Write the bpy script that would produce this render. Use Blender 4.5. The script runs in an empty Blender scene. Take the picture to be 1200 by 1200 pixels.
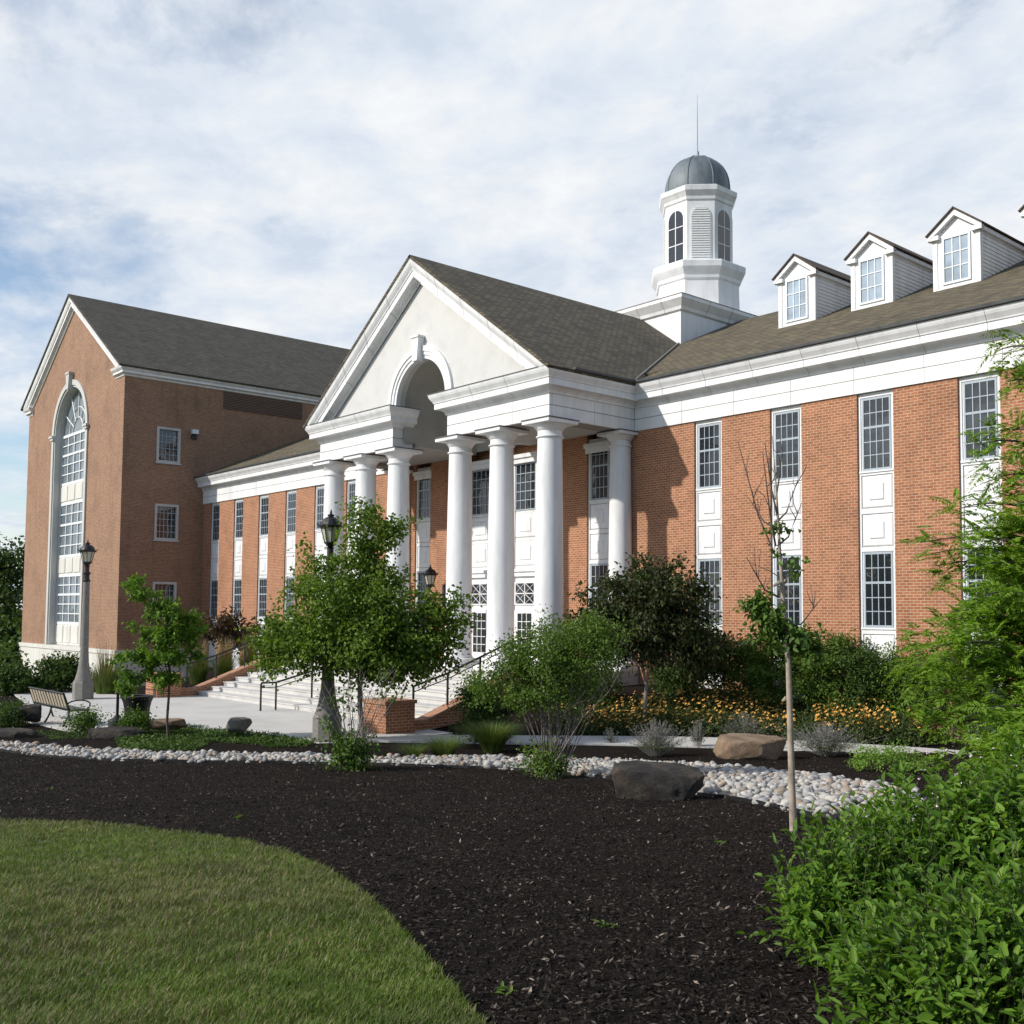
import bpy, bmesh, math, random
import numpy as np
from mathutils import Vector, Matrix
C = bpy.context.scene
COL = C.collection
R = math.radians
rng = np.random.default_rng(7)
random.seed(7)

# ------------------------------------------------------------------ camera
F_, YAW, PIT, ROL, CX, CY = 1234.48, .8452, .0605, .0067, 626.89, 643.55
_c, _s = math.cos(YAW), math.sin(YAW)
_r0 = np.array([_c, _s, 0.]); _d0 = np.array([-_s, _c, 0.]); _z = np.array([0, 0, 1.])
FW = math.cos(PIT)*_d0 + math.sin(PIT)*_z
_u0 = -math.sin(PIT)*_d0 + math.cos(PIT)*_z
RI = math.cos(ROL)*_r0 + math.sin(ROL)*_u0
UP = -math.sin(ROL)*_r0 + math.cos(ROL)*_u0
cam = bpy.data.cameras.new('camera'); camo = bpy.data.objects.new('camera', cam); COL.objects.link(camo)
camo.matrix_world = Matrix(((RI[0], UP[0], -FW[0], 0), (RI[1], UP[1], -FW[1], 0), (RI[2], UP[2], -FW[2], 0), (0, 0, 0, 1)))
cam.sensor_width = 36; cam.lens = F_/1200*36
cam.shift_x = (600-CX)/1200; cam.shift_y = (CY-600)/1200
cam.clip_start = .1; cam.clip_end = 6000
C.camera = camo

# ------------------------------------------------------------------ light
EL, AZ = R(33), R(202)
C.view_settings.view_transform = 'Standard'; C.view_settings.look = 'None'
C.view_settings.exposure = .10; C.view_settings.gamma = 1
sun = bpy.data.lights.new('sun', 'SUN'); sun.energy = 4.25; sun.angle = R(1.2); sun.color = (1, .94, .855)
suno = bpy.data.objects.new('sun', sun); COL.objects.link(suno)
tosun = Vector((math.sin(AZ)*math.cos(EL), math.cos(AZ)*math.cos(EL), math.sin(EL)))
suno.rotation_euler = tosun.to_track_quat('Z', 'Y').to_euler()
suno.location = (0, -20, 40)
wd = bpy.data.worlds.new('World'); C.world = wd; wd.use_nodes = True
nt = wd.node_tree; N = nt.nodes; L = nt.links
bg = N['Background']; bg.inputs[1].default_value = 1
sky = N.new('ShaderNodeTexSky'); sky.sky_type = 'NISHITA'; sky.sun_disc = False
sky.sun_elevation = EL; sky.sun_rotation = AZ; sky.air_density = 1.0; sky.dust_density = .6
skm = N.new('ShaderNodeVectorMath'); skm.operation = 'SCALE'; skm.inputs['Scale'].default_value = .15
L.new(sky.outputs[0], skm.inputs[0])
tc = N.new('ShaderNodeTexCoord')
sep = N.new('ShaderNodeSeparateXYZ'); L.new(tc.outputs['Generated'], sep.inputs[0])
def wmath(op, a, b):
    m = N.new('ShaderNodeMath'); m.operation = op
    for i, v in enumerate((a, b)):
        if v is None: continue
        if isinstance(v, (int, float)): m.inputs[i].default_value = v
        else: L.new(v, m.inputs[i])
    return m.outputs[0]
zz = wmath('ADD', wmath('MAXIMUM', sep.outputs[2], 0.0), .13)
cmb = N.new('ShaderNodeCombineXYZ')
L.new(wmath('DIVIDE', sep.outputs[0], zz), cmb.inputs[0]); L.new(wmath('DIVIDE', sep.outputs[1], zz), cmb.inputs[1])
mp = N.new('ShaderNodeMapping'); mp.inputs['Location'].default_value = (3.1, 1.7, .4); mp.inputs['Scale'].default_value = (1, 1.15, 1)
mp.inputs['Rotation'].default_value = (0, 0, R(35))
L.new(cmb.outputs[0], mp.inputs[0])
def wnoise(sc, det, rough, dist=0.):
    n = N.new('ShaderNodeTexNoise'); n.inputs['Scale'].default_value = sc; n.inputs['Detail'].default_value = det
    n.inputs['Roughness'].default_value = rough; n.inputs['Distortion'].default_value = dist
    L.new(mp.outputs[0], n.inputs['Vector']); return n.outputs[0]
def wramp(v, stops):
    r = N.new('ShaderNodeValToRGB'); L.new(v, r.inputs[0])
    e = r.color_ramp.elements
    while len(e) < len(stops): e.new(.5)
    for k, (p, c) in enumerate(stops): e[k].position = p; e[k].color = (*c, 1)
    return r.outputs[0]
nrm = N.new('ShaderNodeVectorMath'); nrm.operation = 'NORMALIZE'; L.new(tc.outputs['Generated'], nrm.inputs[0])
def wdot(v, lo, hi):
    d = N.new('ShaderNodeVectorMath'); d.operation = 'DOT_PRODUCT'; L.new(nrm.outputs[0], d.inputs[0]); v = np.array(v)/np.linalg.norm(v); d.inputs[1].default_value = [float(q) for q in v]
    m = N.new('ShaderNodeMapRange'); m.interpolation_type = 'SMOOTHSTEP'; m.inputs['From Min'].default_value = lo; m.inputs['From Max'].default_value = hi
    L.new(d.outputs['Value'], m.inputs['Value']); return m.outputs[0]
n1 = wnoise(1.7, 12, .60, .15)
# overcast thinned in unseen sky to lower fill light; blue gap at far left
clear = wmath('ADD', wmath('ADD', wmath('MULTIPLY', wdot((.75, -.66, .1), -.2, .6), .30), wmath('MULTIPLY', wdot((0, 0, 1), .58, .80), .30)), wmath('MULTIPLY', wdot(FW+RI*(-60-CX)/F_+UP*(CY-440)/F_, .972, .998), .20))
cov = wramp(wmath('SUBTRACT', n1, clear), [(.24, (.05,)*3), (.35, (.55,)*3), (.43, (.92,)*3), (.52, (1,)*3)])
shade = wramp(wnoise(4.2, 12, .60, .2), [(.30, (.60, .675, .785)), (.44, (.70, .76, .845)), (.55, (.79, .825, .87)), (.68, (.88, .895, .91))])
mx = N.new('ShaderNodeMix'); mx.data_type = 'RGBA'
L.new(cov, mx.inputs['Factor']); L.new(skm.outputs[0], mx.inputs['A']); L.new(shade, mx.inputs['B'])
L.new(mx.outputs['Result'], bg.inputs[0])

# ------------------------------------------------------------------ rays and terrain
def ray(x, y): return FW + RI*(x-CX)/F_ + UP*(CY-y)/F_
def aZ(x, y, Z): r = ray(x, y); return r*(Z/r[2])
def aY(x, y, Y): r = ray(x, y); return r*(Y/r[1])
def aD(x, y, d): r = ray(x, y); return r*(d/(r@_d0))
PLZ = -3.30
P1 = np.array([-23.6, 15.6]); PN = np.array([-.61, .79])
def sst(t): t = np.clip(t, 0, 1); return t*t*(3-2*t)
def T(X, Y):
    X = np.asarray(X, float); Y = np.asarray(Y, float)
    d = _d0[0]*X + _d0[1]*Y; lat = _r0[0]*X + _r0[1]*Y
    z = np.interp(d, [-200, -10, 0, 4, 7, 10, 13, 16, 19, 22, 24, 26, 28, 42, 56, 80, 400, 3000],
                  [-1.2, -1.5, -1.62, -1.66, -1.84, -2.07, -2.33, -2.6, -2.87, -3.1, -3.22, -3.30, -3.33, -3.36, -4.2, -5.2, -6, -8])
    s = (X-P1[0])*PN[0] + (Y-P1[1])*PN[1]
    rise = .95*sst((s-1.6)/5.5)*sst((X+24.9)/.4)
    rise2 = 1.1*sst((Y-17.5)/6)*sst((-39.7-X)/.4)*sst((X+56)/8)
    return z + np.where(d > 12, rise+rise2, 0) + (.012*np.sin(X*2.1+.5)*np.cos(Y*1.7)+.008*np.sin(X*9.3+Y*4.1)*np.sin(Y*8.7-X*3.3+1)+.007*np.sin(X*15.1-Y*7.7+2)*np.cos(Y*17.3+X*5.9)) * (d < 26)
def hit(x, y):
    r = ray(x, y); t = 1.; st = .05
    while t < 400:
        p = r*t
        if p[2] < T(p[0], p[1]): return p
        t += st; st = max(.02, t*.004)
    return r*400
def g3(x, y): return np.array([x, y, float(T(x, y))])

# ------------------------------------------------------------------ materials
def new_mat(name):
    m = bpy.data.materials.new(name); m.use_nodes = True
    return m, m.node_tree.nodes, m.node_tree.links, m.node_tree.nodes['Principled BSDF']
def ramp(n, l, fac, stops):
    r = n.new('ShaderNodeValToRGB'); l.new(fac, r.inputs[0]); e = r.color_ramp.elements
    while len(e) < len(stops): e.new(.5)
    for k, (p, c) in enumerate(stops): e[k].position = p; e[k].color = (*c, 1)
    return r.outputs[0]
def noise(n, l, sc, det=5, rough=.6, vec=None, dim=None):
    t = n.new('ShaderNodeTexNoise'); t.inputs['Scale'].default_value = sc; t.inputs['Detail'].default_value = det
    t.inputs['Roughness'].default_value = rough
    if vec is not None: l.new(vec, t.inputs['Vector'])
    return t.outputs[0]
def pos(n): return n.new('ShaderNodeNewGeometry').outputs['Position']
def bump(n, l, h, st, dist, b):
    k = n.new('ShaderNodeBump'); k.inputs['Strength'].default_value = st; k.inputs['Distance'].default_value = dist
    l.new(h, k.inputs['Height']); l.new(k.outputs[0], b.inputs['Normal'])
def mixc(n, l, f, a, b, mode='MIX'):
    m = n.new('ShaderNodeMix'); m.data_type = 'RGBA'; m.blend_type = mode
    for key, v in (('Factor', f), ('A', a), ('B', b)):
        s = m.inputs[key] if key == 'Factor' else [i for i in m.inputs if i.name == key and i.type == 'RGBA'][0]
        if isinstance(v, (int, float)): s.default_value = v
        elif isinstance(v, tuple): s.default_value = (*v, 1)
        else: l.new(v, s)
    return [o for o in m.outputs if o.type == 'RGBA'][0]
def plain(name, col, rough=.6, var=.12, sc=6, metal=0, bst=0, bsc=40, streak=False):
    m, n, l, b = new_mat(name); p = pos(n)
    if streak:
        mpn = n.new('ShaderNodeMapping'); mpn.inputs['Scale'].default_value = (1, 1, .18); l.new(p, mpn.inputs[0]); p2 = mpn.outputs[0]
    else: p2 = p
    f = noise(n, l, sc, 6, .65, p2)
    c2 = tuple(max(0, v*(1-var*1.6)) for v in col); c3 = tuple(min(1, v*(1+var*.6)) for v in col)
    l.new(ramp(n, l, f, [(.32, c2), (.52, col), (.72, c3)]), b.inputs['Base Color'])
    b.inputs['Roughness'].default_value = rough; b.inputs['Metallic'].default_value = metal
    if bst: bump(n, l, noise(n, l, bsc, 6, .7, p), bst, .02, b)
    return m
def swz(n, l, kind):
    p = pos(n); s = n.new('ShaderNodeSeparateXYZ'); l.new(p, s.inputs[0]); cb = n.new('ShaderNodeCombineXYZ')
    if kind == 'wall':
        a = n.new('ShaderNodeMath'); a.operation = 'ADD'; l.new(s.outputs[0], a.inputs[0]); l.new(s.outputs[1], a.inputs[1])
        l.new(a.outputs[0], cb.inputs[0]); l.new(s.outputs[2], cb.inputs[1])
    else:
        ax, k = kind
        l.new(s.outputs[ax], cb.inputs[0]); a = n.new('ShaderNodeMath'); a.operation = 'MULTIPLY'; a.inputs[1].default_value = k
        l.new(s.outputs[2], a.inputs[0]); l.new(a.outputs[0], cb.inputs[1])
    return cb.outputs[0], p
def brick_mat(name, c1, c2, mort, bw=.208, bh=.082, msz=.006):
    m, n, l, b = new_mat(name); v, p = swz(n, l, 'wall')
    t = n.new('ShaderNodeTexBrick'); l.new(v, t.inputs['Vector'])
    t.inputs['Scale'].default_value = 1; t.inputs['Brick Width'].default_value = bw; t.inputs['Row Height'].default_value = bh
    t.inputs['Mortar Size'].default_value = msz; t.inputs['Mortar Smooth'].default_value = .25; t.inputs['Bias'].default_value = -.1
    t.inputs['Color1'].default_value = (*c1, 1); t.inputs['Color2'].default_value = (*c2, 1); t.inputs['Mortar'].default_value = (*mort, 1)
    big = ramp(n, l, noise(n, l, .7, 6, .65, p), [(.28, (.78, .77, .76)), (.5, (1, 1, 1)), (.74, (1.08, 1.07, 1.05))])
    c = mixc(n, l, 1.0, t.outputs['Color'], big, 'MULTIPLY')
    fine = ramp(n, l, noise(n, l, 9, 4, .8, p), [(.33, (.72, .70, .70)), (.5, (1, 1, 1)), (.66, (1.14, 1.14, 1.14))])
    c = mixc(n, l, .7, c, fine, 'MULTIPLY')
    st = n.new('ShaderNodeMapping'); st.inputs['Scale'].default_value = (2.2, 2.2, .22); l.new(p, st.inputs[0])
    c = mixc(n, l, 1.0, c, ramp(n, l, noise(n, l, 1.0, 7, .7, st.outputs[0]), [(.30, (.80, .79, .78)), (.46, (1, 1, 1)), (.70, (1.05, 1.04, 1.03))]), 'MULTIPLY')
    l.new(c, b.inputs['Base Color']); b.inputs['Roughness'].default_value = .85
    inv = n.new('ShaderNodeMath'); inv.operation = 'SUBTRACT'; inv.inputs[0].default_value = 1; l.new(t.outputs['Fac'], inv.inputs[1])
    bump(n, l, inv.outputs[0], .5, .006, b)
    return m
def shingle_mat(name, ax, k, cols, bw=.3, bh=.15):
    m, n, l, b = new_mat(name); v, p = swz(n, l, (ax, k))
    t = n.new('ShaderNodeTexBrick'); l.new(v, t.inputs['Vector'])
    t.inputs['Scale'].default_value = 1; t.inputs['Brick Width'].default_value = bw; t.inputs['Row Height'].default_value = bh
    t.inputs['Mortar Size'].default_value = .028; t.inputs['Mortar Smooth'].default_value = .25
    t.inputs['Color1'].default_value = (*cols[0], 1); t.inputs['Color2'].default_value = (*cols[1], 1)
    t.inputs['Mortar'].default_value = (*[q*.3 for q in cols[0]], 1)
    big = ramp(n, l, noise(n, l, 1.1, 7, .7, p), [(.3, (.72, .70, .68)), (.55, (1, 1, 1)), (.75, (1.2, 1.18, 1.08))])
    c = mixc(n, l, 1.0, t.outputs['Color'], big, 'MULTIPLY')
    l.new(c, b.inputs['Base Color']); b.inputs['Roughness'].default_value = .9
    sx = n.new('ShaderNodeSeparateXYZ'); l.new(v, sx.inputs[0])
    md = n.new('ShaderNodeMath'); md.operation = 'MODULO'; md.inputs[1].default_value = bh; l.new(sx.outputs[1], md.inputs[0])
    iv = n.new('ShaderNodeMath'); iv.operation = 'MULTIPLY'; iv.inputs[1].default_value = -1/bh; l.new(md.outputs[0], iv.inputs[0])
    ad = n.new('ShaderNodeMath'); ad.operation = 'ADD'; l.new(iv.outputs[0], ad.inputs[0]); l.new(noise(n, l, 20, 4, .7, p), ad.inputs[1])
    bump(n, l, ad.outputs[0], .8, .03, b)
    return m
def leaf_mat(name, cols, trans=.3, rough=.55):
    m, n, l, b = new_mat(name)
    g = n.new('ShaderNodeNewGeometry')
    k = len(cols)
    c = ramp(n, l, g.outputs['Random Per Island'], [(i/(k-1) if k > 1 else 0, q) for i, q in enumerate(cols)])
    nz = ramp(n, l, noise(n, l, 1.6, 3, .6, g.outputs['Position']), [(.35, (.78, .80, .75)), (.65, (1.15, 1.12, 1.0))])
    c = mixc(n, l, 1.0, c, nz, 'MULTIPLY')
    l.new(c, b.inputs['Base Color']); b.inputs['Roughness'].default_value = rough
    b.inputs['Specular IOR Level'].default_value = .28
    tr = n.new('ShaderNodeBsdfTranslucent'); tc_ = mixc(n, l, 1.0, c, (1.25, 1.25, .6), 'MULTIPLY'); l.new(tc_, tr.inputs[0])
    ms = n.new('ShaderNodeMixShader'); ms.inputs[0].default_value = trans
    l.new(b.outputs[0], ms.inputs[1]); l.new(tr.outputs[0], ms.inputs[2])
    l.new(ms.outputs[0], n['Material Output'].inputs['Surface'])
    return m
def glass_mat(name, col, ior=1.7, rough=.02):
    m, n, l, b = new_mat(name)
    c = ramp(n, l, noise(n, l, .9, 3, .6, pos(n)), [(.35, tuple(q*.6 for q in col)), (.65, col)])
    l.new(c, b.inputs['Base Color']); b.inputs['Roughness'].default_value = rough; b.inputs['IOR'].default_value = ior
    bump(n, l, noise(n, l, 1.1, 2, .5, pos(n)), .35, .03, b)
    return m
M = {}
M['brick'] = brick_mat('brick', (.36, .140, .066), (.255, .092, .042), (.47, .345, .23), .208, .082, .009)
M['hall_brick'] = brick_mat('hall_brick', (.285, .148, .088), (.205, .100, .058), (.37, .275, .19), .208, .082, .009)
M['white'] = plain('white_paint', (.72, .725, .73), .5, .10, 2.2, streak=True)
M['frieze'] = plain('frieze_paint', (.735, .74, .74), .55, .10, 1.6, streak=True)
M['stucco'] = plain('stucco', (.57, .57, .555), .9, .05, 1.5, bst=.15, bsc=90)
M['joint'] = plain('joint', (.24, .22, .20), .9)
M['stone'] = plain('cast_stone', (.60, .59, .55), .85, .10, 1.6, bst=.1, streak=True)
M['greystone'] = plain('grey_surround', (.50, .50, .48), .8, .08, 1.2, streak=True)
M['lead'] = plain('lead_flashing', (.09, .095, .10), .5, .2, 4)
M['dome'] = plain('dome_metal', (.15, .178, .195), .6, .25, 2.2, metal=.15, streak=True)
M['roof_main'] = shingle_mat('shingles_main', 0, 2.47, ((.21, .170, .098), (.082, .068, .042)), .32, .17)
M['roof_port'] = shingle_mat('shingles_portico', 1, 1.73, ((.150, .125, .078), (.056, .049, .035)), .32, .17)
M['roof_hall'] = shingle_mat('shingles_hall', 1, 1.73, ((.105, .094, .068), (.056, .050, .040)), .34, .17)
M['roof_dark'] = plain('dark_shingle', (.075, .055, .042), .9, .25, 8)
M['glass'] = glass_mat('window_glass', (.022, .027, .033))
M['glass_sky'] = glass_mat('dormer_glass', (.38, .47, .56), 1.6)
M['glass_hall'] = glass_mat('hall_glass', (.20, .24, .27), 1.75)
M['sash'] = plain('sash_paint', (.33, .385, .43), .5, .06)
M['lsash'] = plain('light_sash', (.70, .73, .75), .5, .05)
M['black'] = plain('black_metal', (.012, .012, .013), .5, .3, 9)
M['concrete'] = plain('concrete', (.50, .49, .46), .9, .09, .7, bst=.08, bsc=60)
M['step'] = plain('step_concrete', (.52, .51, .485), .9, .12, 1.3, bst=.08, bsc=60)
M['pole'] = plain('pole_concrete', (.20, .19, .17), .9, .15, 9, bst=.3, bsc=120)
M['lampglass'] = plain('lamp_glass', (.50, .48, .38), .25, .15, 5)
M['bark'] = plain('bark', (.10, .08, .065), .95, .3, 9, bst=.5, bsc=30)
M['palebark'] = plain('pale_bark', (.36, .30, .23), .9, .28, 7, bst=.35, bsc=25)
M['greystem'] = plain('grey_stems', (.20, .17, .15), .9, .25, 9)
M['slat'] = plain('bench_slat', (.42, .36, .27), .6, .12, 8)
M['lightlouvre'] = plain('louvre_paint', (.80, .80, .79), .55, .04)

# ------------------------------------------------------------------ object helpers
WL = {}
def tag(o, label=None, cat=None, group=None, kind=None):
    for k, v in (('label', label), ('category', cat), ('group', group), ('kind', kind)):
        if v: o[k] = v
    return o
def thing(name, label, cat, loc, group=None):
    o = bpy.data.objects.new(name, None); COL.objects.link(o); o.location = [float(v) for v in loc]; o.empty_display_size = .3
    WL[o] = np.array(loc, float); return tag(o, label, cat, group)
def link(name, me, parent=None, loc=None):
    o = bpy.data.objects.new(name, me); COL.objects.link(o)
    if loc is not None: o.location = [float(v) for v in loc]
    WL[o] = np.array(loc if loc is not None else (0, 0, 0), float)
    if parent is not None: o.parent = parent; WL[o] = WL[parent] + WL[o]
    return o
def copy_tree(o, parent=None, loc=None):
    c = o.copy(); COL.objects.link(c)
    if parent is not None: c.parent = parent
    if loc is not None: c.location = loc
    for ch in list(o.children): copy_tree(ch, c)
    return c
class MB:
    def __init__(s): s.v = []; s.f = []; s.m = []; s.mi = 0
    def add(s, vs, fs):
        k = len(s.v); s.v += [tuple(map(float, q)) for q in vs]
        for q in fs: s.f.append(tuple(i+k for i in q)); s.m.append(s.mi)
        return s
    def box(s, x0, x1, y0, y1, z0, z1):
        if x0 > x1: x0, x1 = x1, x0
        if y0 > y1: y0, y1 = y1, y0
        if z0 > z1: z0, z1 = z1, z0
        return s.add([(x0, y0, z0), (x1, y0, z0), (x1, y1, z0), (x0, y1, z0), (x0, y0, z1), (x1, y0, z1), (x1, y1, z1), (x0, y1, z1)],
                     [(0, 3, 2, 1), (4, 5, 6, 7), (0, 1, 5, 4), (1, 2, 6, 5), (2, 3, 7, 6), (3, 0, 4, 7)])
    def frus(s, x0, x1, z0, z1, y, out, bev):       # raised panel facing -Y
        return s.add([(x0, y, z0), (x1, y, z0), (x1, y, z1), (x0, y, z1), (x0+bev, y-out, z0+bev), (x1-bev, y-out, z0+bev), (x1-bev, y-out, z1-bev), (x0+bev, y-out, z1-bev)],
                     [(4, 5, 6, 7), (0, 1, 5, 4), (1, 2, 6, 5), (2, 3, 7, 6), (3, 0, 4, 7)])
    def loft(s, secs, close=True, caps=True):       # list of equal-length rings
        n = len(secs[0]); k = len(s.v)
        for r in secs: s.v += [tuple(map(float, q)) for q in r]
        for i in range(len(secs)-1):
            for j in range(n if close else n-1):
                a = k+i*n+j; b = k+i*n+(j+1) % n
                s.f.append((a, b, b+n, a+n)); s.m.append(s.mi)
        if caps:
            s.f.append(tuple(range(k+n-1, k-1, -1))); s.m.append(s.mi)
            q = k+(len(secs)-1)*n; s.f.append(tuple(range(q, q+n))); s.m.append(s.mi)
        return s
    def lathe(s, prof, cx, cy, n=24, ph=0., caps=True):
        return s.loft([[(cx+r*math.cos(ph+2*math.pi*j/n), cy+r*math.sin(ph+2*math.pi*j/n), z) for j in range(n)] for r, z in prof], True, caps)
    def tube(s, pts, rad, n=6):
        pts = [np.array(p, float) for p in pts]
        if not hasattr(rad, '__len__'): rad = [rad]*len(pts)
        secs = []
        for i, p in enumerate(pts):
            d = pts[min(i+1, len(pts)-1)]-pts[max(i-1, 0)]; d = d/(np.linalg.norm(d)+1e-9)
            a = np.cross(d, (0, 0, 1.) if abs(d[2]) < .9 else (1., 0, 0)); a /= np.linalg.norm(a); b = np.cross(a, d)
            secs.append([p+rad[i]*(a*math.cos(2*math.pi*j/n)+b*math.sin(2*math.pi*j/n)) for j in range(n)])
        return s.loft(secs)
    def prism_y(s, poly, y0, y1):                   # polygon in XZ, extruded along Y
        return s.loft([[(x, y0, z) for x, z in poly], [(x, y1, z) for x, z in poly]])
    def prism_z(s, poly, z0, z1):
        return s.loft([[(x, y, z0) for x, y in poly], [(x, y, z1) for x, y in poly]])
    def sweep(s, path, prof, side=1):               # path in XY, profile (out, z) mitred to the left (side=1)
        P = [np.array(p, float) for p in path]; secs = []
        for i, p in enumerate(P):
            ns = []
            for a, b in ((i-1, i), (i, i+1)):
                if a < 0 or b >= len(P): continue
                d = P[b]-P[a]; d /= np.linalg.norm(d); ns.append(np.array([-d[1], d[0]])*side)
            nn = sum(ns); nn = nn/np.linalg.norm(nn); nn = nn/max(.2, nn@ns[0])
            secs.append([(p[0]+nn[0]*o, p[1]+nn[1]*o, z) for o, z in prof])
        return s.loft(secs)
    def build(s, name, mats, parent=None, smooth=False, loc=None, bevel=0, auto=True):
        if not isinstance(mats, (list, tuple)): mats = [mats]
        off = WL[parent] if parent is not None else np.zeros(3)
        if loc is not None and parent is None: off = np.array(loc, float)
        me = bpy.data.meshes.new(name)
        me.from_pydata([tuple(np.array(q)-off) for q in s.v], [], s.f)
        for q in mats: me.materials.append(M[q] if isinstance(q, str) else q)
        me.polygons.foreach_set('material_index', s.m)
        bm = bmesh.new(); bm.from_mesh(me); bmesh.ops.recalc_face_normals(bm, faces=bm.faces); bm.to_mesh(me); bm.free()
        if smooth:
            me.polygons.foreach_set('use_smooth', [True]*len(me.polygons))
            try: me.set_sharp_from_angle(angle=R(40))
            except Exception: pass
        o = link(name, me, parent, loc if parent is None else None)
        if parent is not None: WL[o] = WL[parent].copy()
        if bevel:
            b = o.modifiers.new('bevel', 'BEVEL'); b.width = bevel; b.segments = 2; b.limit_method = 'ANGLE'
        return o
def np_mesh(name, V, Fq, mats, parent=None, mi=None, loc=None, smooth=False):
    """V (n,3) world, Fq (m,k) faces"""
    off = WL[parent] if parent is not None else (np.array(loc, float) if loc is not None else np.zeros(3))
    me = bpy.data.meshes.new(name); V = (V-off).astype(np.float32); Fq = np.asarray(Fq, np.int32)
    me.vertices.add(len(V)); me.vertices.foreach_set('co', V.ravel())
    me.loops.add(Fq.size); me.loops.foreach_set('vertex_index', Fq.ravel())
    me.polygons.add(len(Fq)); me.polygons.foreach_set('loop_start', np.arange(len(Fq), dtype=np.int32)*Fq.shape[1])
    for q in (mats if isinstance(mats, (list, tuple)) else [mats]): me.materials.append(M[q] if isinstance(q, str) else q)
    if mi is not None: me.polygons.foreach_set('material_index', np.asarray(mi, np.int32))
    if smooth: me.polygons.foreach_set('use_smooth', np.ones(len(Fq), bool))
    me.update(calc_edges=True); me.validate()
    o = link(name, me, parent, loc if parent is None else None)
    if parent is not None: WL[o] = WL[parent].copy()
    return o

# ------------------------------------------------------------------ ground
def inside(px, py, poly):
    r = np.zeros(len(px), bool); n = len(poly)
    for i in range(n):
        x0, y0 = poly[i]; x1, y1 = poly[(i+1) % n]
        c = ((y0 > py) != (y1 > py)) & (px < (x1-x0)*(py-y0)/(y1-y0+1e-12)+x0)
        r ^= c
    return r
def sheet(name, xs, ys, mat, dz=0., poly=None, zf=None, kind='structure'):
    gx, gy = np.meshgrid(xs, ys); z = (T(gx, gy) if zf is None else zf(gx, gy))+dz
    V = np.stack([gx.ravel(), gy.ravel(), z.ravel()], 1); nx = len(xs)
    i, j = np.meshgrid(np.arange(len(xs)-1), np.arange(len(ys)-1)); a = (j*nx+i).ravel()
    Fq = np.stack([a, a+1, a+nx+1, a+nx], 1)
    if poly is not None:
        cxy = V[Fq].mean(1); Fq = Fq[inside(cxy[:, 0], cxy[:, 1], poly)]
        u, inv = np.unique(Fq, return_inverse=True); V = V[u]; Fq = inv.reshape(Fq.shape)
    o = np_mesh(name, V, Fq, mat, smooth=True); return tag(o, kind=kind)
def mat_grassground():
    m, n, l, b = new_mat('grass_ground'); p = pos(n)
    c = ramp(n, l, noise(n, l, 1.3, 6, .7, p), [(.3, (.05, .065, .02)), (.5, (.085, .095, .035)), (.7, (.14, .13, .06))])
    l.new(c, b.inputs['Base Color']); b.inputs['Roughness'].default_value = .95; return m
def mat_mulch():
    m, n, l, b = new_mat('mulch'); p = pos(n)
    v = n.new('ShaderNodeTexVoronoi'); v.inputs['Scale'].default_value = 38; l.new(p, v.inputs['Vector'])
    c1 = ramp(n, l, v.outputs['Color'], [(.0, (.008, .007, .006)), (.55, (.020, .016, .014)), (.85, (.036, .029, .024)), (1, (.085, .07, .056))])
    big = ramp(n, l, noise(n, l, 1.1, 6, .7, p), [(.3, (.65, .63, .62)), (.7, (1.35, 1.3, 1.25))])
    l.new(mixc(n, l, 1.0, c1, big, 'MULTIPLY'), b.inputs['Base Color']); b.inputs['Roughness'].default_value = 1; b.inputs['Specular IOR Level'].default_value = .08
    a = n.new('ShaderNodeMath'); a.operation = 'ADD'; l.new(noise(n, l, 26, 8, .8, p), a.inputs[0]); l.new(v.outputs['Distance'], a.inputs[1])
    bump(n, l, a.outputs[0], 1.0, .05, b); return m
M['gground'] = mat_grassground(); M['mulch'] = mat_mulch()
far = np.concatenate([-np.geomspace(3000, 75, 14), np.arange(-70, 41, 5.), np.geomspace(45, 3000, 14)])
sheet('ground', far, far, 'gground', -.35)
sheet('mulch_bed', np.arange(-62, 14, .12), np.arange(-6, 27, .12), 'mulch', 0)

# lawn ----------------------------------------------------------------
lawn_px = [(0, 965), (80, 967), (150, 972), (250, 985), (330, 1000), (390, 1026), (430, 1056), (470, 1095), (510, 1140), (545, 1180), (562, 1204)]
lp = [hit(*q)[:2] for q in lawn_px]
e0 = lp[0]-lp[1]; e0 /= np.linalg.norm(e0); lext = lp[0]+e0*9
lawn_poly = [tuple(lext)]+[tuple(q) for q in lp]+[(-1.6, 1.9), (-.2, .3), (1, -5), (-9, -5)]
xs = [q[0] for q in lawn_poly]; ys = [q[1] for q in lawn_poly]
sheet('lawn', np.arange(min(xs), max(xs), .04), np.arange(min(ys), max(ys), .04), 'gground', .006, lawn_poly)

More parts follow.
